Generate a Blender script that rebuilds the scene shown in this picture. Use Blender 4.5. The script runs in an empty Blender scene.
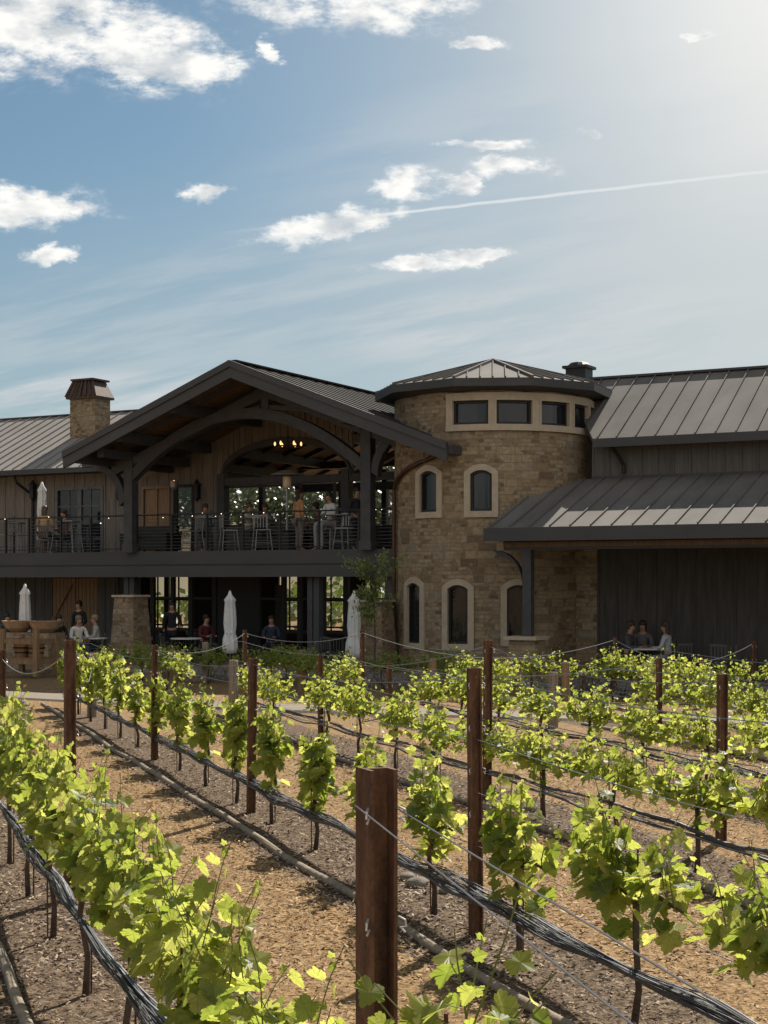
import bpy, bmesh, math, random
import numpy as np
from mathutils import Vector, Matrix, noise as mnoise
R = math.radians
C = bpy.context.scene.collection
SC = bpy.context.scene
rnd = random.Random(7)

# ------------------------------------------------------------------ camera / world / sun
F, HZ, CAMZ = 1500.0, 582.0, 2.4
cd = bpy.data.cameras.new('camera'); cam = bpy.data.objects.new('camera', cd); C.objects.link(cam)
cam.location = (0, 0, CAMZ); cam.rotation_euler = (R(90), 0, 0)
cd.sensor_fit = 'VERTICAL'; cd.sensor_height = 24; cd.lens = 24*F/1024
cd.shift_y = (HZ-512)/1024; cd.clip_start = .05; cd.clip_end = 6000
SC.camera = cam
SUN_EL, SUN_AZ = 44, 27            # azimuth clockwise from +Y (the view direction)
SKY_STR, SUN_STR, EXPO = 0.068, 4.6, 0.80
SC.view_settings.view_transform = 'Standard'; SC.view_settings.look = 'None'
SC.view_settings.exposure = EXPO; SC.view_settings.gamma = 1
SC.cycles.max_bounces = 8; SC.cycles.transparent_max_bounces = 12

class NT:
    """tiny node helper"""
    def __init__(s, tree): s.t = tree; s.n = tree.nodes; s.l = tree.links
    def new(s, typ, **kw):
        n = s.n.new(typ)
        for k, v in kw.items(): setattr(n, k, v)
        return n
    def link(s, a, b): s.l.new(a, b)
    def put(s, sock, v):
        if isinstance(v, bpy.types.NodeSocket): s.l.new(v, sock)
        else: sock.default_value = v
    def m(s, op, a, b=0.0, c=0.0, clamp=False):
        n = s.n.new('ShaderNodeMath'); n.operation = op; n.use_clamp = clamp
        s.put(n.inputs[0], a); s.put(n.inputs[1], b)
        if op in ('MULTIPLY_ADD', 'SMOOTH_MAX', 'WRAP'): s.put(n.inputs[2], c)
        return n.outputs[0]
    def mix(s, f, a, b):
        n = s.n.new('ShaderNodeMix'); n.data_type = 'RGBA'
        s.put(n.inputs[0], f); s.put(n.inputs[6], a); s.put(n.inputs[7], b)
        return n.outputs[2]
    def noise(s, vec, scale, detail=4, rough=.55):
        n = s.n.new('ShaderNodeTexNoise'); n.inputs['Scale'].default_value = scale
        n.inputs['Detail'].default_value = detail; n.inputs['Roughness'].default_value = rough
        if vec is not None: s.l.new(vec, n.inputs['Vector'])
        return n.outputs['Fac']
    def ss(s, v, lo, hi):
        n = s.n.new('ShaderNodeMapRange'); n.interpolation_type = 'SMOOTHSTEP'
        s.put(n.inputs[0], v); n.inputs[1].default_value = lo; n.inputs[2].default_value = hi
        return n.outputs[0]
    def ramp(s, v, stops):
        n = s.n.new('ShaderNodeValToRGB'); s.l.new(v, n.inputs[0])
        el = n.color_ramp.elements
        while len(el) < len(stops): el.new(.5)
        for e, (p, c) in zip(el, stops): e.position = p; e.color = (*c, 1)
        return n.outputs[0]

def make_world():
    w = bpy.data.worlds.new('World'); SC.world = w; w.use_nodes = True
    T = NT(w.node_tree); T.n.clear()
    out = T.new('ShaderNodeOutputWorld'); bg = T.new('ShaderNodeBackground')
    sky = T.new('ShaderNodeTexSky'); sky.sky_type = 'NISHITA'; sky.sun_disc = False
    sky.sun_elevation = R(SUN_EL); sky.sun_rotation = R(SUN_AZ)
    sky.air_density = 1.0; sky.dust_density = 1.2; sky.ozone_density = 1.6; sky.altitude = 200
    tc = T.new('ShaderNodeTexCoord'); sep = T.new('ShaderNodeSeparateXYZ'); T.link(tc.outputs['Generated'], sep.inputs[0])
    y = T.m('MAXIMUM', T.m('ABSOLUTE', sep.outputs[1]), .04)
    gx = T.m('MULTIPLY', T.m('DIVIDE', sep.outputs[0], y), 15.0)      # in units of 100 px of the plan
    gz = T.m('MULTIPLY', T.m('DIVIDE', sep.outputs[2], y), 15.0)
    cmb = T.new('ShaderNodeCombineXYZ'); T.link(gx, cmb.inputs[0]); T.link(T.m('MULTIPLY', gz, 1.9), cmb.inputs[1])
    n1 = T.noise(cmb.outputs[0], 2.3, 10, .66); n2 = T.noise(cmb.outputs[0], .55, 3, .5)
    WARP = [gx, gz]
    def ell(cx, cy, rx, ry, tilt=0, pw=1.0):
        ax = (cx-384)/100; az = (HZ-cy)/100
        dx = T.m('SUBTRACT', WARP[0], ax); dz = T.m('SUBTRACT', WARP[1], az)
        c, s_ = math.cos(tilt), math.sin(tilt)
        px = T.m('ADD', T.m('MULTIPLY', dx, c), T.m('MULTIPLY', dz, s_))
        pz = T.m('ADD', T.m('MULTIPLY', dx, -s_), T.m('MULTIPLY', dz, c))
        a = T.m('POWER', T.m('DIVIDE', px, rx/100), 2); a = T.m('ABSOLUTE', a)
        b = T.m('ABSOLUTE', T.m('POWER', T.m('DIVIDE', pz, ry/100), 2))
        return T.m('SUBTRACT', 1.0, T.m('SQRT', T.m('ADD', a, b)))
    gx0, gz0 = gx, gz
    wn = T.new('ShaderNodeTexNoise'); wn.inputs['Scale'].default_value = 1.9; wn.inputs['Detail'].default_value = 6; wn.inputs['Roughness'].default_value = .62; T.link(cmb.outputs[0], wn.inputs['Vector'])
    ws = T.new('ShaderNodeSeparateXYZ'); T.link(wn.outputs['Color'], ws.inputs[0])
    gx = T.m('ADD', gx, T.m('MULTIPLY', T.m('SUBTRACT', ws.outputs[0], .5), 1.0)); gz = T.m('ADD', gz, T.m('MULTIPLY', T.m('SUBTRACT', ws.outputs[1], .5), .42))
    L = [(20, 20, 190, 70, -.05), (135, 45, 130, 56, -.2), (190, 60, 62, 40, -.3), (330, -12, 190, 50, -.1), (20, 208, 115, 28, .03), (200, 194, 30, 13, 0), (50, 256, 36, 11, .1),
         (404, 186, 50, 22, .15), (330, 226, 105, 18, .2), (505, 167, 55, 17, .1), (462, 182, 30, 12, .1), (268, 50, 18, 18, .3), (445, 261, 100, 12, .06), (490, 143, 50, 11, 0), (485, 42, 40, 9, 0), (690, 34, 22, 7, 0), (592, 132, 18, 9, 0)]
    WARP[:] = [gx, gz]; mx = None
    for e in L:
        v = ell(*e); mx = v if mx is None else T.m('MAXIMUM', mx, v)
    dens = T.m('ADD', mx, T.m('MULTIPLY', T.m('SUBTRACT', n1, .47), 3.0))
    cl = T.ss(T.m('MULTIPLY', T.ss(mx, -.15, .4), dens), .0, .95)
    gx, gz = gx0, gz0; WARP[:] = [gx, gz]
    # thin veils
    cmb2 = T.new('ShaderNodeCombineXYZ'); T.link(T.m('MULTIPLY', T.m('ADD', gx, T.m('MULTIPLY', gz, -1.5)), .5), cmb2.inputs[0]); T.link(T.m('MULTIPLY', T.m('ADD', gz, T.m('MULTIPLY', gx, -.17)), 2.6), cmb2.inputs[1])
    n3 = T.noise(cmb2.outputs[0], 1.1, 7, .62)
    veil = None
    for e, k in [((600, 325, 400, 60, .03), .9), ((330, 275, 340, 70, .12), .42), ((60, 392, 330, 34, 0), .85), ((520, 130, 320, 80, .2), .3), ((650, 240, 380, 80, .12), .4), ((150, 330, 420, 90, .05), .35)]:
        v = T.m('MULTIPLY', T.m('MULTIPLY', T.ss(ell(*e), -.1, .75), T.ss(n3, .36, .62)), k)
        veil = v if veil is None else T.m('MAXIMUM', veil, v)
    low = T.m('MULTIPLY', T.ss(ell(420, 380, 900, 260, 0), -.05, .9), .5)
    glow = T.m('MULTIPLY', T.ss(ell(960, 60, 760, 760, 0), -.08, .8), T.m('ADD', .80, T.m('MULTIPLY', T.m('SUBTRACT', n2, .5), .4)))   # high thin haze cloud round the sun's side of the sky
    # contrail
    lx0, lz0 = (385-384)/100, (HZ-214.5)/100; ang = math.atan2(43.5, 384)
    dx = T.m('SUBTRACT', gx, lx0); dz = T.m('SUBTRACT', gz, lz0)
    dl = T.m('ABSOLUTE', T.m('ADD', T.m('ADD', T.m('MULTIPLY', dx, -math.sin(ang)), T.m('MULTIPLY', dz, math.cos(ang))), T.m('MULTIPLY', T.m('SUBTRACT', T.noise(cmb.outputs[0], 3.0, 3), .5), .03)))
    tr = T.m('MULTIPLY', T.m('SUBTRACT', 1.0, T.ss(dl, .004, .024)), T.m('MULTIPLY', T.ss(dx, -1.9, .35), .8))
    front = T.ss(sep.outputs[1], 0.0, .1)
    up = T.ss(sep.outputs[2], 0.0, .02)
    sc_ = T.new('ShaderNodeVectorMath', operation='MULTIPLY'); T.link(sky.outputs[0], sc_.inputs[0]); sc_.inputs[1].default_value = (.50, .615, .61)
    col = sc_.outputs[0]
    col = T.mix(T.m('MULTIPLY', T.m('MULTIPLY', low, front), up), col, (3.6, 4.1, 4.4, 1))
    col = T.mix(T.m('MULTIPLY', T.m('MULTIPLY', glow, front), up), col, (5.7, 5.8, 5.65, 1))
    col = T.mix(T.m('MULTIPLY', T.m('MULTIPLY', T.ss(ell(860, -60, 420, 420, 0), 0, 1), front), .85), col, (8.2, 8.1, 7.8, 1))
    col = T.mix(T.m('MULTIPLY', T.m('MULTIPLY', veil, front), up), col, (5.3, 5.6, 5.75, 1))
    col = T.mix(T.m('MULTIPLY', T.m('MULTIPLY', tr, front), up), col, (6.6, 6.9, 7.0, 1))
    shade = T.mix(T.ss(T.m('ADD', T.noise(cmb.outputs[0], 1.7, 4, .5), T.m('MULTIPLY', T.ss(mx, .9, .1), .12)), .36, .6), (5.3, 5.6, 5.8, 1), (8.6, 8.5, 8.2, 1))
    col = T.mix(T.m('MULTIPLY', T.m('MULTIPLY', cl, front), up), col, shade)
    # added unseen cloud behind the viewer, a neutral fill for the shaded facade
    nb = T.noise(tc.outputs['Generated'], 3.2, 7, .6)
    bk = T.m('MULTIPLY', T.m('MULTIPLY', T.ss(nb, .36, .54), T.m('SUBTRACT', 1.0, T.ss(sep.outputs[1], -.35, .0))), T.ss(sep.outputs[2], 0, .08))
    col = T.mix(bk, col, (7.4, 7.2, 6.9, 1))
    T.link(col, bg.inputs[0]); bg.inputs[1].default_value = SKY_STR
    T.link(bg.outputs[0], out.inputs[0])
make_world()
sd = bpy.data.lights.new('sun', 'SUN'); sun = bpy.data.objects.new('sun', sd); C.objects.link(sun)
sd.energy = SUN_STR; sd.angle = R(.6); sd.color = (1, .93, .82)
sdir = Vector((math.sin(R(SUN_AZ))*math.cos(R(SUN_EL)), math.cos(R(SUN_AZ))*math.cos(R(SUN_EL)), math.sin(R(SUN_EL))))
sun.rotation_euler = sdir.to_track_quat('Z', 'Y').to_euler()
sun.location = (20, 40, 60)

# ------------------------------------------------------------------ materials
MATS = {}
def mat(name, col, rough=.7, metal=0.0, var=.25, scale=6.0, bump=0.0, bscale=40.0, spec=.4, uvmap=False, stretch=None, col2=None):
    if name in MATS: return MATS[name]
    m = bpy.data.materials.new(name); m.use_nodes = True; T = NT(m.node_tree)
    b = T.n['Principled BSDF']; tc = T.new('ShaderNodeTexCoord'); vec = tc.outputs['UV' if uvmap else 'Object']
    if stretch:
        mp = T.new('ShaderNodeMapping'); T.link(vec, mp.inputs[0]); mp.inputs['Scale'].default_value = stretch; vec = mp.outputs[0]
    n = T.noise(vec, scale, 6, .6)
    c2 = col2 if col2 else tuple(c*(1-var) for c in col); c1 = tuple(min(1, c*(1+var)) for c in col)
    T.link(T.ramp(n, [(.3, c2), (.7, c1)]), b.inputs['Base Color'])
    b.inputs['Roughness'].default_value = rough; b.inputs['Metallic'].default_value = metal
    b.inputs['Specular IOR Level'].default_value = spec
    if bump:
        bn = T.new('ShaderNodeBump'); bn.inputs['Strength'].default_value = bump; bn.inputs['Distance'].default_value = .02
        T.link(T.noise(vec, bscale, 5, .6), bn.inputs['Height']); T.link(bn.outputs[0], b.inputs['Normal'])
    MATS[name] = m; return m

def stone_mat(name, dark=1.0, s=1.0):
    m = bpy.data.materials.new(name); m.use_nodes = True; T = NT(m.node_tree); b = T.n['Principled BSDF']
    tc = T.new('ShaderNodeTexCoord'); uv = tc.outputs['UV']
    nz = T.new('ShaderNodeTexNoise'); nz.inputs['Scale'].default_value = 2.2; nz.inputs['Detail'].default_value = 3; T.link(uv, nz.inputs['Vector'])
    add = T.new('ShaderNodeVectorMath', operation='MULTIPLY_ADD'); T.link(nz.outputs['Color'], add.inputs[0]); add.inputs[1].default_value = (.05, .045, 0); T.link(uv, add.inputs[2])
    def brick(w, h, off, freq):
        k = T.new('ShaderNodeTexBrick'); T.link(add.outputs[0], k.inputs['Vector'])
        k.inputs['Color1'].default_value = (0, 0, 0, 1); k.inputs['Color2'].default_value = (1, 1, 1, 1); k.inputs['Mortar'].default_value = (.5, .5, .5, 1)
        k.inputs['Scale'].default_value = 1.0; k.inputs['Mortar Size'].default_value = .011; k.inputs['Mortar Smooth'].default_value = .4
        k.inputs['Brick Width'].default_value = w*s; k.inputs['Row Height'].default_value = h*s; k.offset = off; k.offset_frequency = freq
        k.squash = .62; k.squash_frequency = 3
        return k
    a = brick(.46, .20, .37, 2); c = brick(.24, .10, .5, 2)
    msk = T.ss(T.noise(uv, 1.1/s, 2), .49, .51)
    val = T.mix(msk, a.outputs['Color'], c.outputs['Color']); mort = T.m('ADD', T.m('MULTIPLY', a.outputs['Fac'], T.m('SUBTRACT', 1, msk)), T.m('MULTIPLY', c.outputs['Fac'], msk))
    g = [tuple(x*dark for x in q) for q in [(.15, .108, .07), (.225, .167, .105), (.285, .218, .142), (.335, .265, .178), (.225, .195, .155)]]
    col = T.ramp(val, [(0, g[0]), (.25, g[1]), (.5, g[2]), (.8, g[3]), (1, g[4])])
    fine = T.noise(uv, 9, 7, .65)
    mul = T.new('ShaderNodeMix', data_type='RGBA', blend_type='MULTIPLY'); mul.inputs[0].default_value = 1
    T.link(col, mul.inputs[6]); T.link(T.ramp(fine, [(.25, (.62, .6, .58)), (.7, (1.18, 1.15, 1.1))]), mul.inputs[7])
    col = T.mix(T.m('MULTIPLY', mort, .4), mul.outputs[2], (.2*dark, .17*dark, .13*dark, 1))
    T.link(col, b.inputs['Base Color']); b.inputs['Roughness'].default_value = .9; b.inputs['Specular IOR Level'].default_value = .25
    h = T.m('ADD', T.m('MULTIPLY', T.m('SUBTRACT', 1, mort), .6), T.m('MULTIPLY', fine, .55))
    bn = T.new('ShaderNodeBump'); bn.inputs['Strength'].default_value = .8; bn.inputs['Distance'].default_value = .03
    T.link(h, bn.inputs['Height']); T.link(bn.outputs[0], b.inputs['Normal'])
    MATS[name] = m; return m

def leaf_mat(name, stops, trans, trf=.5, rough=.45, veins=False):
    m = bpy.data.materials.new(name); m.use_nodes = True; T = NT(m.node_tree); b = T.n['Principled BSDF']; out = T.n['Material Output']
    gm = T.new('ShaderNodeNewGeometry'); ri = gm.outputs['Random Per Island']
    tc = T.new('ShaderNodeTexCoord'); n = T.noise(tc.outputs['Object'], 30, 4)
    v = T.m('ADD', T.m('MULTIPLY', ri, .75), T.m('MULTIPLY', n, .3))
    cb, ct = T.ramp(v, stops), T.ramp(v, trans)
    if veins:                                        # palmate veins fanning from the leaf's base
        sp = T.new('ShaderNodeSeparateXYZ'); T.link(tc.outputs['UV'], sp.inputs[0]); x, y = T.m('ABSOLUTE', sp.outputs[0]), sp.outputs[1]
        dmin = None
        for a_ in (0, 38, 82):
            d_ = T.m('ABSOLUTE', T.m('SUBTRACT', T.m('MULTIPLY', x, math.cos(R(a_))), T.m('MULTIPLY', y, math.sin(R(a_)))))
            dmin = d_ if dmin is None else T.m('MINIMUM', dmin, d_)
        side = T.m('ABSOLUTE', T.m('SUBTRACT', T.m('FRACT', T.m('MULTIPLY', T.m('SUBTRACT', y, T.m('MULTIPLY', x, .8)), 7.0)), .5))
        vn = T.m('MAXIMUM', T.m('SUBTRACT', 1.0, T.ss(dmin, .006, .03)), T.m('MULTIPLY', T.m('SUBTRACT', 1.0, T.ss(side, .0, .10)), .35))
        cb = T.mix(T.m('MULTIPLY', vn, .55), cb, (.24, .27, .10, 1)); ct = T.mix(T.m('MULTIPLY', vn, .45), ct, (.16, .20, .03, 1))
    T.link(cb, b.inputs['Base Color']); b.inputs['Roughness'].default_value = rough; b.inputs['Specular IOR Level'].default_value = .35
    tr = T.new('ShaderNodeBsdfTranslucent'); T.link(ct, tr.inputs[0])
    mx = T.new('ShaderNodeMixShader'); mx.inputs[0].default_value = trf
    T.link(b.outputs[0], mx.inputs[1]); T.link(tr.outputs[0], mx.inputs[2]); T.link(mx.outputs[0], out.inputs[0])
    MATS[name] = m; return m

def glass_mat(name, tint, alpha=.75, rough=.03):
    m = bpy.data.materials.new(name); m.use_nodes = True; T = NT(m.node_tree); out = T.n['Material Output']; b = T.n['Principled BSDF']
    b.inputs['Base Color'].default_value = (*tint, 1); b.inputs['Roughness'].default_value = rough
    n = T.noise(T.new('ShaderNodeTexCoord').outputs['Object'], 1.3, 2)
    bn = T.new('ShaderNodeBump'); bn.inputs['Strength'].default_value = .04; T.link(n, bn.inputs['Height']); T.link(bn.outputs[0], b.inputs['Normal'])
    tr = T.new('ShaderNodeBsdfTransparent'); mx = T.new('ShaderNodeMixShader'); mx.inputs[0].default_value = alpha
    T.link(b.outputs[0], mx.inputs[1]); T.link(tr.outputs[0], mx.inputs[2]); T.link(mx.outputs[0], out.inputs[0])
    MATS[name] = m; return m

def emit_mat(name, col, s):
    m = bpy.data.materials.new(name); m.use_nodes = True; b = m.node_tree.nodes['Principled BSDF']
    b.inputs['Base Color'].default_value = (*col, 1); b.inputs['Emission Color'].default_value = (*col, 1); b.inputs['Emission Strength'].default_value = s
    MATS[name] = m; return m

M_stone = stone_mat('stone_wall'); M_stoneS = stone_mat('stone_pillar', .95, .8)
M_cast = mat('cast_stone', (.40, .335, .25), .85, var=.12, scale=5, bump=.2)
M_roof = mat('roof_metal', (.135, .125, .115), .8, .0, var=.2, scale=1.2, stretch=(1, .3, 1), bump=.05, bscale=3, spec=.12)
M_roofL = mat('left_roof_metal', (.24, .22, .20), .65, .0, var=.14, scale=1.2, stretch=(1, .3, 1), spec=.3)  # lighter grey metal for the left wing's front slope
M_fascia = mat('fascia_paint', (.05, .05, .052), .6, var=.15, scale=2, stretch=(.3, 1, 1))
M_beam = mat('beam_paint', (.052, .052, .056), .65, var=.22, scale=5)
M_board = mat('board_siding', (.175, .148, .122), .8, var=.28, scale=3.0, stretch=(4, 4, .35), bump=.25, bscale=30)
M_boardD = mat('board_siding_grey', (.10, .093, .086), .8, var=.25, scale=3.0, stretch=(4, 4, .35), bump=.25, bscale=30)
M_plank = mat('ceiling_plank', (.14, .082, .045), .7, var=.35, scale=3, stretch=(6, .5, 1))
M_cedar = mat('cedar_door', (.24, .145, .075), .6, var=.25, scale=3, stretch=(6, 6, .4))
M_deckb = mat('deck_board', (.10, .085, .07), .8, var=.3, scale=4, stretch=(.4, 6, 1))
M_dark = mat('dark_metal', (.022, .021, .021), .5, .3, var=.2)
M_cable = mat('cable_steel', (.16, .16, .16), .4, .7, var=.1)
M_glass = glass_mat('window_glass', (.015, .018, .02), .55)
M_glassD = glass_mat('window_glass_dark', (.02, .022, .025), .12)
M_copper = mat('copper_pipe', (.085, .045, .03), .5, .5, var=.3)
M_rust = None
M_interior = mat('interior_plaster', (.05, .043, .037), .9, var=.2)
M_white = mat('umbrella_fabric', (.62, .62, .60), .9, var=.1, scale=12, bump=.15)
M_alu = mat('brushed_metal', (.30, .30, .29), .42, .6, var=.1)
M_wood = mat('weathered_wood', (.23, .145, .08), .85, var=.35, scale=5, stretch=(5, 5, .5), bump=.4, bscale=25)
M_woodg = mat('grey_wood', (.24, .19, .145), .9, var=.4, scale=5, stretch=(6, 6, .5), bump=.5, bscale=25)
M_barrel = mat('barrel_wood', (.28, .15, .07), .75, var=.3, scale=5, stretch=(6, 6, .4))
M_soil = mat('dark_soil', (.05, .035, .025), .95, bump=.5)
M_bark = mat('vine_bark', (.085, .058, .042), .95, var=.45, scale=18, bump=.8, bscale=50)
M_shoot = mat('green_shoot', (.13, .15, .04), .6, var=.25)
M_wire = mat('galvanised_wire', (.36, .36, .36), .35, .85, var=.15, scale=12)
M_net = mat('bird_net', (.055, .057, .066), .55, .0, var=.4, scale=40, spec=.6)
M_netp = mat('bird_net_pale', (.26, .27, .30), .5, .0, var=.4, scale=40)
M_log = mat('edging_log', (.24, .19, .135), .85, var=.35, scale=12, bump=.5, bscale=40)
M_hose = mat('drip_hose', (.02, .02, .02), .5)
M_clip = mat('wire_clip', (.6, .55, .5), .35, .8)
M_rock = mat('garden_rock', (.17, .145, .12), .9, var=.3, scale=6, bump=.6, bscale=12)
M_skin = mat('skin', (.36, .20, .135), .6, var=.05)
M_bulb = emit_mat('lamp_bulb', (1.0, .55, .22), 1.1)
M_tiny = emit_mat('glowing_bead', (1.0, .85, .65), 1.6)  # emission for the white specks on the deck railing
def cloth(name, c): return mat(name, c, .9, var=.15, scale=15)

def rust_mat():
    m = bpy.data.materials.new('rusted_steel'); m.use_nodes = True; T = NT(m.node_tree); b = T.n['Principled BSDF']
    tc = T.new('ShaderNodeTexCoord'); mp = T.new('ShaderNodeMapping'); T.link(tc.outputs['Object'], mp.inputs[0]); mp.inputs['Scale'].default_value = (1, 1, .35)
    n = T.noise(mp.outputs[0], 14, 9, .7); n2 = T.noise(tc.outputs['Object'], 90, 4, .7)
    v = T.m('ADD', T.m('MULTIPLY', n, .75), T.m('MULTIPLY', n2, .25))
    T.link(T.ramp(v, [(.36, (.045, .022, .013)), (.47, (.105, .049, .025)), (.57, (.17, .082, .042)), (.68, (.25, .135, .072))]), b.inputs['Base Color'])
    b.inputs['Roughness'].default_value = .85; b.inputs['Metallic'].default_value = .15
    bn = T.new('ShaderNodeBump'); bn.inputs['Strength'].default_value = .35; bn.inputs['Distance'].default_value = .004; T.link(n2, bn.inputs['Height']); T.link(bn.outputs[0], b.inputs['Normal'])
    return m
M_rust = rust_mat()
M_leaf = leaf_mat('vine_leaf', [(.1, (.06, .10, .02)), (.5, (.125, .17, .035)), (.9, (.23, .255, .065))],
                  [(.1, (.28, .37, .04)), (.5, (.50, .55, .09)), (.9, (.76, .75, .18))], .58, veins=True)
M_tip = leaf_mat('young_leaf_tip', [(.2, (.24, .17, .09)), (.8, (.36, .29, .18))], [(.2, (.30, .16, .08)), (.8, (.46, .34, .16))], .4)
M_far = leaf_mat('tree_leaf', [(.1, (.03, .042, .018)), (.9, (.075, .09, .038))], [(.1, (.05, .065, .02)), (.9, (.10, .12, .04))], .25)
M_sage = leaf_mat('silver_leaf', [(.1, (.20, .21, .22)), (.9, (.38, .38, .38))], [(.1, (.2, .22, .2)), (.9, (.3, .32, .3))], .3)
M_shrub = leaf_mat('shrub_leaf', [(.1, (.10, .14, .04)), (.9, (.22, .24, .09))], [(.1, (.1, .17, .02)), (.9, (.24, .3, .05))], .4)

M_chair = mat('chair_metal', (.10, .10, .10), .5, .5, var=.1)
M_roofG = mat('gable_roof_metal', (.05, .047, .045), .85, .0, var=.2, scale=1.2, spec=.1)
# ------------------------------------------------------------------ mesh builder
class MB:
    def __init__(s): s.v = []; s.f = []; s.mi = []; s.uv = None
    def add(s, vs, fs, mi=0):
        o = len(s.v); s.v += [tuple(p) for p in vs]; s.f += [tuple(i+o for i in f) for f in fs]; s.mi += [mi]*len(fs)
    def box(s, x0, x1, y0, y1, z0, z1, mi=0, M=None):
        vs = [Vector(p) for p in [(x0,y0,z0),(x1,y0,z0),(x1,y1,z0),(x0,y1,z0),(x0,y0,z1),(x1,y0,z1),(x1,y1,z1),(x0,y1,z1)]]
        if M is not None: vs = [M @ p for p in vs]
        s.add(vs, [(0,3,2,1),(4,5,6,7),(0,1,5,4),(1,2,6,5),(2,3,7,6),(3,0,4,7)], mi)
    def beam(s, p, q, w, h, up=(0,0,1), mi=0):
        """square bar from p to q: w across, h along 'up'"""
        p = Vector(p); q = Vector(q); d = (q-p); L = d.length; d.normalize()
        side = d.cross(Vector(up)).normalized(); u2 = side.cross(d).normalized()
        vs = [a + side*sx*w/2 + u2*sz*h/2 for a in (p, q) for sx, sz in ((-1,-1),(1,-1),(1,1),(-1,1))]
        s.add(vs, [(0,1,2,3),(7,6,5,4),(0,4,5,1),(1,5,6,2),(2,6,7,3),(3,7,4,0)], mi)
    def tube(s, pts, r, n=6, mi=0, cap=True):
        pts = [Vector(p) for p in pts]; rs = r if isinstance(r, (list, tuple)) else [r]*len(pts)
        rings = []; prev = None
        for i, p in enumerate(pts):
            d = (pts[min(i+1, len(pts)-1)] - pts[max(i-1, 0)]).normalized()
            if prev is None: a = d.orthogonal().normalized()
            else:
                a = prev - d*prev.dot(d)
                a = a.normalized() if a.length > 1e-6 else d.orthogonal().normalized()
            prev = a; b = d.cross(a)
            rings.append([p + (a*math.cos(t) + b*math.sin(t))*rs[i] for t in [2*math.pi*k/n for k in range(n)]])
        vs = [v for g in rings for v in g]
        fs = [(i*n+k, i*n+(k+1)%n, (i+1)*n+(k+1)%n, (i+1)*n+k) for i in range(len(pts)-1) for k in range(n)]
        if cap: fs += [tuple(range(n-1, -1, -1)), tuple((len(pts)-1)*n+k for k in range(n))]
        s.add(vs, fs, mi)
    def lathe(s, prof, n=16, c=(0,0,0), mi=0, sx=1, sy=1, wob=None):
        vs = []; fs = []
        for j, (r, z) in enumerate(prof):
            for k in range(n):
                t = 2*math.pi*k/n; rr = r*(wob(t, j) if wob else 1)
                vs.append((c[0]+rr*sx*math.cos(t), c[1]+rr*sy*math.sin(t), c[2]+z))
        for j in range(len(prof)-1):
            for k in range(n): fs.append((j*n+k, j*n+(k+1)%n, (j+1)*n+(k+1)%n, (j+1)*n+k))
        fs += [tuple(range(n-1, -1, -1)), tuple((len(prof)-1)*n+k for k in range(n))]
        s.add(vs, fs, mi)
    def prism(s, poly, y0, y1, mi=0):
        """polygon in x,z extruded along y"""
        n = len(poly); vs = [(x, y0, z) for x, z in poly] + [(x, y1, z) for x, z in poly]
        fs = [tuple(range(n)), tuple(range(2*n-1, n-1, -1))] + [(i, i+n, (i+1)%n+n, (i+1)%n) for i in range(n)]
        s.add(vs, fs, mi)
    def strip(s, A, B, y0, y1, mi=0):
        """solid between polylines A and B (x,z), extruded y0..y1"""
        for i in range(len(A)-1):
            q = [A[i], A[i+1], B[i+1], B[i]]
            vs = [(x, y0, z) for x, z in q] + [(x, y1, z) for x, z in q]
            fs = [(0,1,2,3), (7,6,5,4), (0,4,5,1), (2,6,7,3)]
            if i == 0: fs.append((3,7,4,0))
            if i == len(A)-2: fs.append((1,5,6,2))
            s.add(vs, fs, mi)
    def build(s, name, m, parent=None, smooth=False, uv=None):
        me = bpy.data.meshes.new(name); me.from_pydata(s.v, [], s.f)
        for mm in (m if isinstance(m, (list, tuple)) else [m]): me.materials.append(mm)
        if any(s.mi): me.polygons.foreach_set('material_index', s.mi)
        if smooth: me.polygons.foreach_set('use_smooth', [True]*len(me.polygons))
        if uv:
            L = me.uv_layers.new(name='UVMap')
            for p in me.polygons:
                nx, ny, nz = (abs(c) for c in p.normal)
                for li in p.loop_indices:
                    co = me.vertices[me.loops[li].vertex_index].co
                    if callable(uv): L.data[li].uv = uv(co, p.normal)
                    elif nz > .8: L.data[li].uv = (co.x, co.y)
                    elif ny >= nx: L.data[li].uv = (co.x, co.z)
                    else: L.data[li].uv = (co.y+3.3, co.z)
        me.update()
        o = bpy.data.objects.new(name, me); C.objects.link(o)
        if parent: o.parent = parent
        return o

def tag(o, label=None, cat=None, group=None, kind=None):
    if label: o['label'] = label
    if cat: o['category'] = cat
    if group: o['group'] = group
    if kind: o['kind'] = kind
    return o
def thing(name, label, cat, loc=(0,0,0), rz=0, group=None):
    o = bpy.data.objects.new(name, None); C.objects.link(o); o.empty_display_size = .2
    o.location = loc; o.rotation_euler = (0, 0, rz)
    return tag(o, label, cat, group)
KIDS = {}
def dup(root, loc, rz, label=None, group=None, scale=None):
    if root.name not in KIDS: KIDS[root.name] = [(c, [g for g in c.children]) for c in root.children]
    r = root.copy(); C.objects.link(r); r.location = loc; r.rotation_euler = (0, 0, rz)
    if scale: r.scale = scale
    if label: r['label'] = label
    if group: r['group'] = group
    for ch, gs in KIDS[root.name]:
        c = ch.copy(); C.objects.link(c); c.parent = r
        for g in gs:
            d = g.copy(); C.objects.link(d); d.parent = c
    return r

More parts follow.
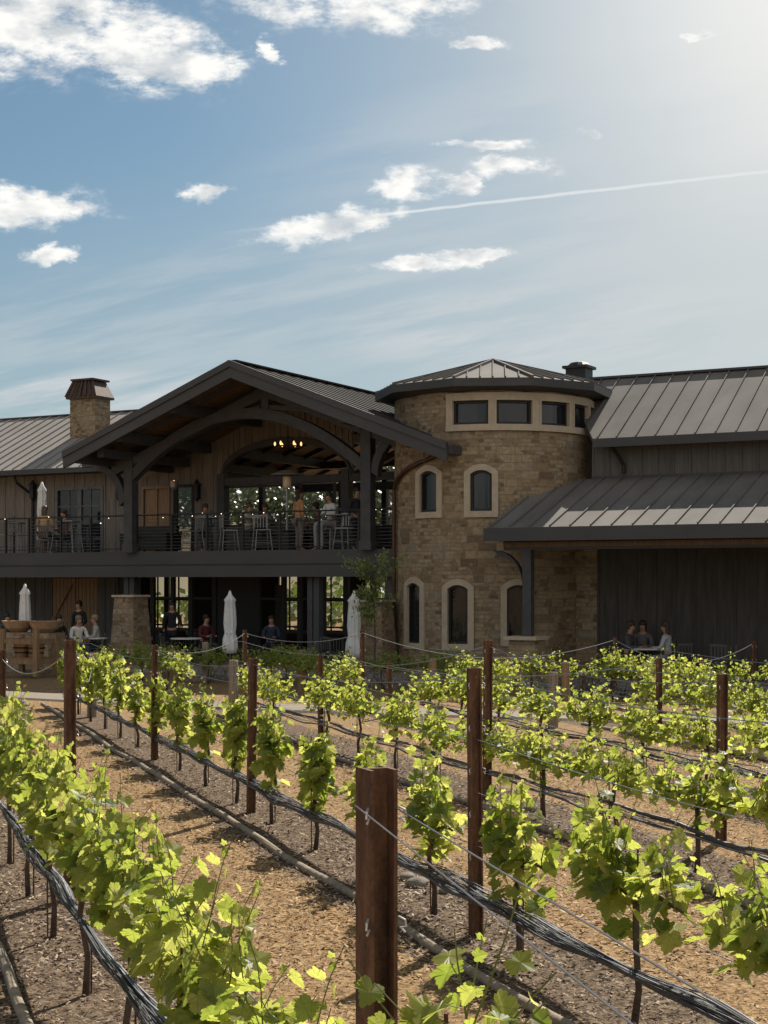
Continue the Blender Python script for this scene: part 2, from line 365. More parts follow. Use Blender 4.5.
# ------------------------------------------------------------------ frames of reference
TA = F/2784.0; A = math.atan(TA); CA, SA = math.cos(A), math.sin(A); D0 = 40.0
def U(x, v):                       # facade coordinate seen at plan position x in the plane v
    k = (x-384)/F
    return (k*(D0+CA*v) - SA*v)/(CA+SA*k)
def DV(x, v): return D0 - U(x, v)*SA + v*CA
def Z(x, y, v): return CAMZ + (HZ-y)*DV(x, v)/F
def BW(u, v, z=0): return Vector((u*CA+v*SA, D0-u*SA+v*CA, z))
RT = .36; RC = 1/math.hypot(1, RT); RS = RT*RC
def RW(u, s, z=0): return Vector((u*RC - s*RS, u*RS + s*RC, z))     # vine row u, distance s along it
ROWRZ = math.atan2(RS, RC)
ORD = ['first','second','third','fourth','fifth','sixth','seventh','eighth','ninth','tenth','eleventh','twelfth','thirteenth','fourteenth','fifteenth','sixteenth','seventeenth','eighteenth','nineteenth','twentieth','twenty-first','twenty-second','twenty-third','twenty-fourth']

# ------------------------------------------------------------------ ground
def ground_h(x, y):
    d = math.hypot(x, y)
    h = .03*mnoise.noise(Vector((x*.35, y*.35, 0))) + .012*mnoise.noise(Vector((x*1.7, y*1.7, 3)))
    return h
def ground_mat():
    m = bpy.data.materials.new('vineyard_soil'); m.use_nodes = True; T = NT(m.node_tree); b = T.n['Principled BSDF']
    tc = T.new('ShaderNodeTexCoord'); P = tc.outputs['Object']; sp = T.new('ShaderNodeSeparateXYZ'); T.link(P, sp.inputs[0])
    u = T.m('ADD', T.m('MULTIPLY', sp.outputs[0], RC), T.m('MULTIPLY', sp.outputs[1], RS))
    u = T.m('ADD', u, T.m('MULTIPLY', T.m('SUBTRACT', T.noise(P, 1.6, 5), .5), .45))
    w = T.m('ABSOLUTE', T.m('SUBTRACT', T.m('MODULO', T.m('ADD', u, -1.32+2.68*20.5), 2.68), 1.34))   # 0 on a row line
    strip = T.m('SUBTRACT', 1.0, T.ss(w, .46, .62))
    d = sp.outputs[1]
    strip = T.m('MULTIPLY', strip, T.m('SUBTRACT', 1.0, T.ss(d, 27, 29)))
    f1 = T.noise(P, 38, 8, .75); f2 = T.noise(P, 9, 6, .7); f3 = T.noise(P, 1.1, 4)
    vo = T.new('ShaderNodeTexVoronoi'); vo.inputs['Scale'].default_value = 42; T.link(P, vo.inputs['Vector'])
    sepc = T.new('ShaderNodeSeparateColor'); T.link(vo.outputs['Color'], sepc.inputs[0]); rv = sepc.outputs[0]
    fine = T.m('ADD', T.m('ADD', T.m('MULTIPLY', f1, .35), T.m('MULTIPLY', f2, .3)), T.m('MULTIPLY', rv, .35))
    straw = T.ramp(fine, [(.28, (.105, .060, .026)), (.45, (.22, .135, .062)), (.6, (.32, .205, .10)), (.8, (.44, .31, .17))])
    grav = T.ramp(fine, [(.28, (.045, .028, .017)), (.45, (.105, .070, .043)), (.6, (.16, .112, .072)), (.8, (.30, .235, .165))])
    straw = T.mix(T.m('MULTIPLY', T.ss(f3, .45, .75), .35), straw, (.20, .125, .07, 1))
    T.link(T.mix(strip, straw, grav), b.inputs['Base Color']); b.inputs['Roughness'].default_value = .95; b.inputs['Specular IOR Level'].default_value = .15
    bn = T.new('ShaderNodeBump'); bn.inputs['Strength'].default_value = .9; bn.inputs['Distance'].default_value = .03
    T.link(T.m('ADD', fine, T.m('MULTIPLY', f2, .6)), bn.inputs['Height']); T.link(bn.outputs[0], b.inputs['Normal'])
    return m
def make_ground():
    mb = MB(); n = 150
    def ax(t):   # denser near the middle
        return math.copysign((abs(t)**2.6)*1800 + abs(t)*16, t)
    xs = [ax(-1+2*i/n) for i in range(n+1)]; ys = [y+14 for y in xs]
    vs = [(x, y, ground_h(x, y) if y < 33 and abs(x) < 60 else 0.0) for y in ys for x in xs]
    fs = [(j*(n+1)+i, j*(n+1)+i+1, (j+1)*(n+1)+i+1, (j+1)*(n+1)+i) for j in range(n) for i in range(n)]
    mb.add(vs, fs); o = mb.build('ground', ground_mat(), smooth=True); tag(o, kind='structure')
make_ground()

PATH = [(-16, 36.5), (-10, 32.8), (-7.3, 31.2), (-4.5, 29.6), (-1.9, 28.3), (1.2, 27.2), (4.2, 26.2), (8, 25), (14, 23), (22, 20)]
def path_y(x):
    for (a, b), (c, d) in zip(PATH, PATH[1:]):
        if a <= x <= c: return b+(d-b)*(x-a)/(c-a)
    return PATH[-1][1] if x > 0 else PATH[0][1]
def make_path():
    mb = MB(); vs = []; w = .6
    for i in range(len(PATH)):
        p = Vector(PATH[i]); a = Vector(PATH[max(0, i-1)]); b = Vector(PATH[min(len(PATH)-1, i+1)])
        t = (b-a).normalized(); nn = Vector((-t.y, t.x)); vs += [(*(p+nn*w), .045), (*(p-nn*w), .045), (*(p+nn*(w+.12)), -.05), (*(p-nn*(w+.12)), -.05)]
    mb.add(vs, [f for i in range(len(PATH)-1) for f in ((4*i, 4*i+1, 4*i+5, 4*i+4), (4*i+2, 4*i, 4*i+4, 4*i+6), (4*i+1, 4*i+3, 4*i+7, 4*i+5))])
    mb.build('footpath', mat('path_gravel', (.20, .165, .125), .9, var=.15, scale=9, bump=.4, bscale=60)); tag(bpy.data.objects['footpath'], kind='structure')
make_path()
# patio slab in front of and below the building, in the building's frame
def make_patio():
    mb = MB(); mb.box(-26, 22, -5.2, 12, -.3, .06)
    o = mb.build('patio', mat('patio_paving', (.22, .185, .15), .85, var=.25, scale=3, bump=.3, bscale=20)); o.location = BW(0, 0, 0); o.rotation_euler = (0, 0, -A); tag(o, kind='structure')
make_patio()
def chips(name, n, seed, test, mats, zr=(.0, .018), size=(.02, .07)):
    r = np.random.RandomState(seed); vs = []; mi = []
    cnt = 0; V = []; 
    while cnt < n:
        d = 3.5 + 20*(r.rand()**1.5); x = (r.rand()*1.5-.75)*(.30*d+.6) 
        if not test(x, d): continue
        l = r.uniform(*size)*(1 if d < 9 else 1.35); w = l*r.uniform(.12, .5); a = r.rand()*6.283; t = r.uniform(-.5, .5); t2 = r.uniform(-.6, .6)
        z = ground_h(x, d) + r.uniform(*zr) + abs(math.sin(t))*l*.5
        ux, uy, uz = math.cos(a)*math.cos(t)*l/2, math.sin(a)*math.cos(t)*l/2, math.sin(t)*l/2
        wx, wy, wz = -math.sin(a)*math.cos(t2)*w/2, math.cos(a)*math.cos(t2)*w/2, math.sin(t2)*w/2
        V += [(x-ux-wx, d-uy-wy, z-uz-wz), (x+ux-wx, d+uy-wy, z+uz-wz), (x+ux*.8+wx, d+uy*.8+wy, z+uz+wz), (x-ux+wx, d-uy+wy, z-uz+wz)]
        mi.append(r.randint(len(mats))); cnt += 1
    me = bpy.data.meshes.new(name); me.from_pydata(V, [], [(4*i, 4*i+1, 4*i+2, 4*i+3) for i in range(n)])
    for m in mats: me.materials.append(m)
    me.polygons.foreach_set('material_index', mi); o = bpy.data.objects.new(name, me); C.objects.link(o); tag(o, kind='stuff'); return o
def rowdist(x, y):
    u = x*RC + y*RS; return abs(((u-1.32+1.34) % 2.68)-1.34)
chips('straw_mulch', 60000, 1, lambda x, y: rowdist(x, y) > .5, [mat('chip_tan', (.34, .215, .10), .9), mat('chip_pale', (.44, .31, .165), .9), mat('chip_brown', (.20, .12, .055), .9)], size=(.010, .034))
chips('bark_mulch', 50000, 2, lambda x, y: rowdist(x, y) < .58, [mat('bark_grey', (.165, .112, .07), .9), mat('bark_dark', (.065, .04, .024), .9), mat('bark_pale', (.34, .26, .18), .85)], size=(.010, .036))
for nm, lab, cat in (('straw_mulch', 'tan straw and wood chips covering the alleys between vine rows', 'mulch'), ('bark_mulch', 'grey brown bark chips under the vine rows', 'mulch')): tag(bpy.data.objects[nm], lab, cat)

# ------------------------------------------------------------------ far hills behind the building
def make_hills():
    mb = MB(); nx, ny = 60, 14
    vs = []
    for j in range(ny+1):
        for i in range(nx+1):
            x = -420 + 840*i/nx; y = 110 + 330*j/ny
            t = j/ny; h = 56*(t**1.1)*(.75+.5*mnoise.noise(Vector((x*.008, y*.006, 1)))) + 2*mnoise.noise(Vector((x*.03, y*.03, 5)))*t
            vs.append((x, y, h-.4))
    mb.add(vs, [(j*(nx+1)+i, j*(nx+1)+i+1, (j+1)*(nx+1)+i+1, (j+1)*(nx+1)+i) for j in range(ny) for i in range(nx)])
    m = mat('dry_hill_grass', (.17, .125, .062), .95, var=.2, scale=.05, col2=(.07, .075, .03))
    tag(mb.build('hills', m, smooth=True), kind='structure')
    return vs
make_hills()
def hill_z(x, y):
    t = max(0, (y-110)/330); return 56*(t**1.1)*(.75+.5*mnoise.noise(Vector((x*.008, y*.006, 1)))) - .4
def make_wood():
    r = random.Random(5); mb = MB()
    for k in range(300):
        x = r.uniform(-80, 40); y = r.uniform(180, 300); h = r.uniform(5, 8); z0 = hill_z(x, y)
        mb.tube([(x, y, z0-.5), (x, y, z0+h*.5)], [.35, .15], 5)
        for q in range(330):
            a, b_, c = r.gauss(0, 1), r.gauss(0, 1), r.gauss(0, 1); L = math.sqrt(a*a+b_*b_+c*c)+1e-6; rr = r.random()**.4
            p = Vector((x+a/L*rr*h*.5, y+b_/L*rr*h*.5, z0+h*.5+c/L*rr*h*.5)); s = r.uniform(.18, .42)
            d1 = Vector((r.uniform(-1,1), r.uniform(-1,1), r.uniform(-1,1))).normalized()*s; d2 = d1.orthogonal().normalized()*s
            mb.add([p-d1, p+d2, p+d1, p-d2], [(0,1,2,3)], 1)
    o = mb.build('hillside_wood', [M_bark, M_far]); tag(o, 'dark green trees scattered over the golden hill seen through the porch', 'woodland', kind='stuff')
make_wood()

def back_vines():
    r = random.Random(21); mb = MB()
    for row in range(14):
        v = 16+row*2.6
        for q in range(420):
            u = r.uniform(-26, 16); p = BW(u, v+r.gauss(0, .22), r.uniform(.5, 1.45)+row*.13); d1 = Vector((r.uniform(-1,1), r.uniform(-1,1), r.uniform(-1,1))).normalized()*r.uniform(.12, .24); d2 = d1.orthogonal().normalized()*.16
            mb.add([p-d1, p+d2, p+d1, p-d2], [(0,1,2,3)])
    tag(mb.build('background_vines', M_shrub), 'rows of vines behind the building seen through the ground floor windows', 'vineyard', kind='stuff')
back_vines()
# ------------------------------------------------------------------ the winery building
BLD = thing('winery_building', 'large grey timber and tan stone winery building with gabled deck, round tower and metal roofs', 'building', BW(0, 0, 0), -A)
VG = -1.8                                   # front of the gable roof
UP, UL, UR = U(232, VG), U(65, VG), U(450, VG)
UR = UP + (UP-UL)*1.12
ZP, ZE = Z(232, 366, VG), Z(65, 457, VG)
def roof_z(u): return ZP - abs(u-UP)/(UP-UL)*(ZP-ZE)
SL = (ZP-ZE)/(UP-UL)
ZD = Z(200, 552, 0)                         # deck floor level
ZDB = Z(200, 577, 0)
VW = 2.7                                    # upstairs wall plane

def gable_roof():
    mb = MB(); zr = roof_z
    th = .10; v1 = 13
    for (ua, ub) in ((UL, UP), (UP, UR)):
        za, zb = zr(ua), zr(ub)
        mb.add([(ua, VG, za), (ub, VG, zb), (ub, v1, zb), (ua, v1, za), (ua, VG, za+th), (ub, VG, zb+th), (ub, v1, zb+th), (ua, v1, za+th)],
               [(0,3,2,1),(4,5,6,7),(0,1,5,4),(1,2,6,5),(2,3,7,6),(3,0,4,7)])
        v = VG+.02
        while v < v1:
            mb.beam((ua, v, za+th+.012), (ub, v, zb+th+.012), .03, .03); v += .62
    mb.beam((UP, VG-.02, ZP+th+.04), (UP, v1, ZP+th+.04), .3, .04)
    rf = mb.build('roof', M_roofG, BLD); rf['label'] = 'dark gabled metal roof over the deck'
    # barge boards
    mb = MB(); h = .42
    for (ua, ub) in ((UL, UP), (UP, UR)):
        za, zb = zr(ua)+th, zr(ub)+th
        mb.prism([(ua, za-h), (ub, zb-h), (ub, zb+.02), (ua, za+.02)], VG-.09, VG-.003)
        mb.prism([(ua, za-.13), (ub, zb-.13), (ub, zb+.05), (ua, za+.05)], VG-.14, VG-.092)
    mb.beam((UL-.03, VG, zr(UL)-.02), (UL-.03, VG+6, zr(UL)-.02), .12, .22); mb.beam((UR+.03, VG, zr(UR)-.02), (UR+.03, 1.2, zr(UR)-.02), .12, .22)
    mb.build('barge_board', M_fascia, BLD)
    # plank soffit
    mb = MB()
    for (ua, ub) in ((UL+.1, UP), (UP, UR-.1)):
        za, zb = zr(ua)-.003, zr(ub)-.003; n = int(abs(ub-ua)/.16)
        for i in range(n):
            a = ua+(ub-ua)*i/n; b = ua+(ub-ua)*(i+.93)/n
            mb.prism([(a, zr(a)-.045), (b, zr(b)-.045), (b, zr(b)-.004), (a, zr(a)-.004)], VG+.02, 12.8)
    mb.build('ceiling', M_plank, BLD)
    # purlins and rafters
    mb = MB()
    for t in (.0, .36, .68, .93):
        for sg in (-1, 1):
            if t == 0 and sg > 0: continue
            u = UP + sg*t*(UP-UL); mb.box(u-.11, u+.11, VG+.06, 12.5, zr(u)-.34, zr(u)-.05)
    for v in np.arange(-.9, 12, 1.3):
        for (ua, ub) in ((UL+.15, UP), (UP, UR-.15)):
            mb.beam((ua, v, zr(ua)-.11), (ub, v, zr(ub)-.11), .09, .13)
    mb.build('purlin', M_beam, BLD)
gable_roof()

UC1, UC2 = U(131, -.1), U(368, -.1)         # deck posts
def arch_pts(ua, ub, zs, rise, n=20, pw=1.0):
    out = []
    for i in range(n+1):
        t = -1+2*i/n; out.append((ua+(ub-ua)*(t+1)/2, zs+rise*(1-abs(t)**2.0)))
    return out
def truss(v, name='truss', kingz=None):
    t = .22
    mb = MB()
    # principal rafters
    o = .36
    for sg in (-1, 1):
        ue = UP+sg*(UP-UL)*.93
        mb.prism([(UP, ZP-o), (ue, roof_z(ue)-o), (ue, roof_z(ue)-o-.26), (UP, ZP-o-.3)], v-t/2, v+t/2)
    # arched chord
    um = (UC1+UC2)/2; zs = Z(131, 470, -.1); ztop = Z(240, 409, -.1)
    a = arch_pts(UC1+.1, UC2-.1, zs, ztop-zs, 24); b = arch_pts(UC1+.1, UC2-.1, zs-.36, ztop-zs+.07, 24)
    mb.strip(b, a, v-t/2-.02, v+t/2+.02)
    # king post
    mb.box(UP-.12, UP+.12, v-.1, v+.1, ztop-.15, ZP-.5)
    for sg in (-1, 1):
        mb.beam((UP+sg*1.35, v, roof_z(UP+1.35)-.55), (UP+sg*.15, v, ztop-.02), .13, .2, up=(0,1,0))
    mb.build(name, M_beam, BLD)
truss(-.1)
def posts():
    for x, uu in ((131, UC1), (368, UC2)):
        mb = MB(); mb.box(uu-.15, uu+.15, -.25, .05, ZD, roof_z(uu)-.42)
        mb.box(uu-.19, uu+.19, -.29, .09, ZD+.0, ZD+.25)
        # beam on top running back, plus knee braces
        zt = roof_z(uu)-.42
        mb.box(uu-.12, uu+.12, -1.5, 9, zt, zt+.24)
        sg = -1 if uu < UP else 1
        A_ = []; B_ = []
        for i in range(9):
            q = i/8*math.pi/2; rr = 1.15
            A_.append((uu+sg*(.15+rr-rr*math.cos(q)), zt-1.2+rr*math.sin(q))); B_.append((uu+sg*(.15+rr-(rr-.2)*math.cos(q)+.0), zt-1.2-.12+(rr-.08)*math.sin(q)))
        mb.strip(A_, B_, -.22, .02)
        mb.prism([(uu+sg*.2, zt+.02), (uu+sg*1.75, zt+.02-.05), (uu+sg*1.75, zt-.14), (uu+sg*.2, zt-.14)], -.2, 0)
        mb.build('deck_post', M_beam, BLD)
posts()

def board_wall(u0, u1, v, z0f, z1f, name, m, holes=(), step=.4, th=.12, label=None):
    """board and batten wall, strips between z0f(u) and z1f(u), with rectangular holes (ua,ub,za,zb)"""
    f0 = z0f if callable(z0f) else (lambda u: z0f); f1 = z1f if callable(z1f) else (lambda u: z1f)
    cuts = sorted(set([u0, u1] + [c for h in holes for c in h[:2] if u0 < c < u1] + [u0+step*i for i in range(1, int((u1-u0)/step)+1) if u0+step*i < u1-.01]))
    mb = MB()
    for a, b in zip(cuts, cuts[1:]):
        if b-a < 1e-4: continue
        mid = (a+b)/2; hs = sorted([h for h in holes if h[0]-1e-6 <= mid <= h[1]+1e-6], key=lambda h: h[2])
        segs = []; lo = None
        for h in hs:
            segs.append((lo, h[2])); lo = h[3]
        segs.append((lo, None))
        for (l, h_) in segs:
            la = f0(a) if l is None else l; lb = f0(b) if l is None else l; ha = f1(a) if h_ is None else h_; hb = f1(b) if h_ is None else h_
            if ha-la < .01 and hb-lb < .01: continue
            mb.prism([(a, la), (b, lb), (b, hb), (a, ha)], v, v+th)
    i = 0
    while u0+step*i < u1-.03:
        c = u0+step*i+.03; i += 1
        if any(h[0]-.04 < c < h[1]+.04 for h in holes):
            hs = [h for h in holes if h[0]-.04 < c < h[1]+.04]; zt = max(h[3] for h in hs)+.02; zb = min(h[2] for h in hs)-.02
            if f1(c) - zt > .1: mb.box(c-.025, c+.025, v-.022, v-.002, zt+.1, f1(c)-.03)
            if zb - f0(c) > .2: mb.box(c-.025, c+.025, v-.022, v-.002, f0(c)+.02, zb-.1)
        elif f1(c)-f0(c) > .1: mb.box(c-.025, c+.025, v-.022, v-.002, f0(c)+.01, f1(c)-.03)
    o = mb.build(name, m, BLD)
    if label: o['label'] = label
    return o

def rect_window(ua, ub, za, zb, v, nx=1, ny=1, fr=.07, depth=.1, name='window', glass=None, fm=None, mull=.04):
    mb = MB(); y0, y1 = v-.035, v+depth
    mb.box(ua-fr, ub+fr, y0, y1, zb, zb+fr); mb.box(ua-fr, ub+fr, y0, y1, za-fr, za)
    mb.box(ua-fr, ua, y0, y1, za, zb); mb.box(ub, ub+fr, y0, y1, za, zb)
    for i in range(1, nx): c = ua+(ub-ua)*i/nx; mb.box(c-mull/2, c+mull/2, y0+.03, y1-.01, za, zb)
    for j in range(1, ny): c = za+(zb-za)*j/ny; mb.box(ua, ub, y0+.032, y1-.012, c-mull/2, c+mull/2)
    w = mb.build(name, fm or M_dark, BLD)
    g = MB(); g.box(ua, ub, v+.045, v+.055, za, zb); g.build('pane', glass or M_glassD, w)
    return w

# ---- deck
def deck():
    u0, u1 = U(-190, 0), U(402, 0)
    mb = MB(); mb.box(u0, u1, .02, 9.5, ZD-.22, ZD); d = mb.build('deck', M_deckb, BLD)
    mb = MB(); zm = Z(200, 565, 0)
    mb.box(u0, u1+.05, -.07, .02, zm+.02, ZD+.03); mb.box(u0, u1+.05, -.03, .05, zm-.03, zm+.02); mb.box(u0, u1+.05, -.1, .15, ZDB, zm-.03)
    mb.build('rim_beam', M_fascia, d)
    mb = MB()
    for i in range(24):
        c = u0+.3+(u1-u0-.6)*i/23; mb.box(c-.05, c+.05, .16, 8.5, ZDB+.25, ZD-.225)
    mb.build('joist', M_beam, d)
    # railing: posts, top rail, cables
    rl = MB(); zt = Z(243, 512, 0)
    rl.box(u0, u1, -.03, .06, zt-.04, zt); rl.box(u0, u1, -.01, .03, ZD+.1, ZD+.13)
    top = rl.build('railing', M_dark, BLD)
    xs = [-60, -24, 6, 29, 61, 91, 137, 172, 207, 243, 280, 319, 359, 399]
    for x in xs:
        c = U(x, 0); p = MB(); p.box(c-.03, c+.03, -.03, .03, ZD+.03, zt-.04); p.build('rail_post', M_dark, top)
    cb = MB()
    for j in range(9):
        z = ZD+.2+j*(zt-ZD-.28)/8.6; cb.tube([(u0, 0, z), (u1, 0, z)], .0065, 5)
    cb.build('rail_cable', M_cable, top)
    return zt
ZRAIL = deck()

# ---- upstairs walls
WL0 = U(-190, VW)
def upstairs():
    uL, uA, uB = WL0, U(135, VW), U(221, VW)
    ue = Z(60, 472, 2.0)+.25
    # left wing wall
    za, zb = ZD, Z(80, 491, VW)
    dw = (U(58, VW), U(101, VW), za+.02, Z(80, 490, VW))
    w2 = (U(140, VW), U(163, VW), Z(150, 535, VW), Z(150, 488, VW))
    board_wall(uL, uA, VW, ZD, ue, 'wall', M_board, holes=[dw], step=.42, label='grey brown board and batten wall of the left wing')
    rect_window(*dw[:2], dw[2]+.05, dw[3], VW, nx=2, ny=1, fr=.11, name='window', fm=mat('grey_trim', (.13, .125, .12), .7), glass=M_glassD, mull=.16)
    f = MB()
    for i in range(1, 4): z = dw[2]+(dw[3]-dw[2])*i/4; f.box(dw[0], dw[1], VW+.02, VW+.04, z-.02, z+.02)
    for s_ in (.25, .75): c = dw[0]+(dw[1]-dw[0])*s_; f.box(c-.015, c+.015, VW+.022, VW+.038, dw[2], dw[3])
    f.build('glazing_bar', MATS['grey_trim'], BLD)
    # middle solid wall under the gable
    door = (U(176, VW), U(192, VW), ZD, Z(184, 487, VW)); pan = (U(144, VW), U(168, VW), ZD, Z(150, 489, VW))
    board_wall(uA, uB, VW+.003, ZD, lambda u: roof_z(u)-.05, 'wall', M_board, holes=[door, pan], step=.42, label='grey brown board wall under the gable')
    rect_window(pan[0], pan[1], pan[2]+.1, pan[3], VW, nx=2, ny=1, fr=.08, name='door', fm=M_cedar, glass=M_cedar, mull=.1)
    rect_window(door[0], door[1], door[2]+.05, door[3], VW, nx=1, ny=1, fr=.08, name='door', glass=M_glass)
    # arch opening right of it
    uR = U(404, VW)
    z1 = Z(222, 476, VW); z2 = Z(290, 438, VW); uc = U(290, VW)
    def arch(u):
        h = (U(352, VW)-uB)/2; m = uB+h; t = (u-m)/h
        return z1+(z2-z1)*math.sqrt(max(0, 1-t*t)) if abs(t) < 1 else z1
    board_wall(uB, U(352, VW), VW+.003, arch, lambda u: roof_z(u)-.05, 'wall', M_board, step=.21, label='board infill above the arched opening')
    mb = MB()
    pts = [uB+(U(352, VW)-uB)*i/24 for i in range(25)]
    mb.strip([(u, arch(u)-.16) for u in pts], [(u, arch(u)+.02) for u in pts], VW-.08, VW+.14)
    mb.box(uB, uR, VW-.07, VW+.13, z1-.30, z1-.08)     # transom beam
    for x in (222, 346): c = U(x, VW); mb.box(c-.13, c+.13, VW-.1, VW+.2, ZD, z1+.05)
    mb.build('arch_frame', M_beam, BLD)
    # window frame line below the transom
    zf0, zf1 = Z(270, 516, VW), z1-.32
    mb = MB(); mb.box(uB+.1, U(300, VW), VW, VW+.07, zf1-.06, zf1); mb.box(uB+.1, U(340, VW), VW, VW+.07, zf0-.3, zf0-.24)
    for x in (223.5, 300, 334): c = U(x, VW); mb.box(c-.035, c+.035, VW, VW+.07, zf0-.3, zf1)
    mb.build('window_frame', M_dark, BLD)
    mb = MB(); mb.box(uB+.1, U(345, VW), VW+.01, VW+.1, ZD, zf0-.3); mb.build('knee_wall', M_boardD, BLD)
    mb = MB(); mb.box(U(190, 9.3), U(520, 9.3), 9.35, 9.42, ZD-.3, ZD+1.02); mb.build('knee_wall', M_boardD, BLD)
    # rear structure of the open lounge
    mb = MB(); v = 9.3
    for x in (225, 262, 300, 342, 385, 418, 470):
        c = U(x, v); mb.box(c-.09, c+.09, v-.09, v+.09, ZD, 6.2)
    mb.box(U(190, v), U(500, v), v-.1, v+.1, Z(300, 470, v), Z(300, 463, v)); mb.box(U(190, v), U(500, v), v-.03, v+.03, ZD+1.0, ZD+1.05)
    for sg in (-1, 1):                                # inner scissor members
        mb.beam((UP+1.4+sg*2.9, 7, 5.7), (UP+1.4-sg*.3, 7, 7.1), .2, .25, up=(0,1,0))
    mb.box(UP-3.4, UR-.2, 6.9, 7.1, 5.35, 5.6)
    mb.build('rear_frame', M_beam, BLD)
    # eave soffit, lanterns
    for x in (36, 122, 200):
        u = U(x, VW); z = Z(x, 492, VW)
        l = MB(); l.box(u-.07, u+.07, VW-.24, VW-.08, z-.22, z+.2); l.box(u-.1, u+.1, VW-.27, VW-.05, z+.2, z+.24); l.lathe([(.1, 0), (.02, .14)], 8, (u, VW-.16, z+.24)); l.box(u-.02, u+.02, VW-.1, VW-.003, z+.1, z+.16); l.lathe([(.02, -.3), (.07, -.22)], 8, (u, VW-.16, z))
        l.build('wall_lantern', M_dark, BLD)
upstairs()

def slope_roof(ua, ub, ve, vr, ze, zr, step=.5, name='roof', th=.1, seam=True, ua_top=None, mb=None, label=None, m=None):
    """plane from eave (ve,ze) to ridge (vr,zr) between ua..ub with standing seams"""
    mb = MB(); ut = ua if ua_top is None else ua_top
    mb.add([(ua, ve, ze), (ub, ve, ze), (ub, vr, zr), (ut, vr, zr), (ua, ve, ze+th), (ub, ve, ze+th), (ub, vr, zr+th), (ut, vr, zr+th)],
           [(0,3,2,1),(4,5,6,7),(0,1,5,4),(1,2,6,5),(2,3,7,6),(3,0,4,7)])
    n = int((ub-min(ua, ut))/step)
    for i in range(n+1):
        u = ub-.03-i*step
        if ut < ua and ut < u < ua:
            f = (ua-u)/(ua-ut); mb.beam((u, ve+(vr-ve)*f, ze+(zr-ze)*f+th+.022), (u, vr, zr+th+.022), .03, .05); continue
        if u < ua: break
        t = 0 if u >= ut else 1
        if ut > ua and u < ut:
            f = (u-ua)/(ut-ua)
            mb.beam((u, ve-.01, ze+th+.022), (u, ve+(vr-ve)*f, ze+(zr-ze)*f+th+.022), .03, .05)
        else: mb.beam((u, ve-.01, ze+th+.022), (u, vr, zr+th+.022), .03, .05)
    o = mb.build(name, m or M_roof, BLD)
    if label: o['label'] = label
    return o

# ---- left wing roof with its chimney
def left_wing():
    ve, vr = 2.0, 6.6; ze, zr = Z(60, 471, ve), Z(60, 419, vr)
    ub = U(150, ve)
    rf = slope_roof(WL0, ub, ve, vr, ze, zr, .46, label='grey standing seam roof of the left wing', m=M_roofL)
    slope_roof(WL0, ub, 11.5, vr-.003, ze, zr, .46, label='rear slope of the left wing roof')
    mb = MB(); mb.beam((WL0, ve-.04, ze+.01), (ub, ve-.04, ze+.01), .1, .16); mb.box(WL0, ub, ve+.06, VW, ze-.06, ze-.02)
    mb.box(WL0, ub, vr-.08, vr+.08, zr+.10, zr+.15)
    mb.build('gutter', M_fascia, BLD)
    # downpipe
    mb = MB(); u = U(13, ve); mb.tube([(u, ve+.02, ze-.05), (u+.05, ve+.1, ze-.3), (u+.3, VW-.1, ze-.7), (u+.3, VW-.1, ZD)], .05, 8); mb.build('downpipe', M_dark, BLD)
    # chimney
    vc = 4.4; ua, ub2 = U(70, vc), U(95, vc); zt = Z(90, 398, vc); za = ze+(vc-ve)/(vr-ve)*(zr-ze)-.6
    ch = MB(); ch.box(ua, ub2, vc, vc+.8, za, zt)
    c = ch.build('chimney', M_stoneS, BLD, uv=True)
    cap = MB(); um = (ua+ub2)/2; vm = vc+.4; zc = Z(90, 378, vc); w0, w1 = (ub2-ua)/2+.1, (ub2-ua)/2-.14
    cap.box(um-w0, um+w0, vm-.5, vm+.5, zt, zt+.07)
    cap.add([(um-w0, vm-.5, zt+.07), (um+w0, vm-.5, zt+.07), (um+w0, vm+.5, zt+.07), (um-w0, vm+.5, zt+.07), (um-w1, vm-.36, zc-.08), (um+w1, vm-.36, zc-.08), (um+w1, vm+.36, zc-.08), (um-w1, vm+.36, zc-.08)],
            [(0,3,2,1),(4,5,6,7),(0,1,5,4),(1,2,6,5),(2,3,7,6),(3,0,4,7)])
    for i in range(7):
        f = -1+2*i/6; cap.beam((um+f*w0, vm-.52, zt+.07), (um+f*w1, vm-.38, zc-.06), .05, .07)
        cap.beam((um-w0-.02, vm+f*.48, zt+.07), (um-w1-.02, vm+f*.36, zc-.06), .05, .07)
    cap.box(um-w1-.08, um+w1+.08, vm-.45, vm+.45, zc-.06, zc)
    cap.build('chimney_cap', mat('copper_cap', (.075, .05, .04), .55, .4), c)
left_wing()

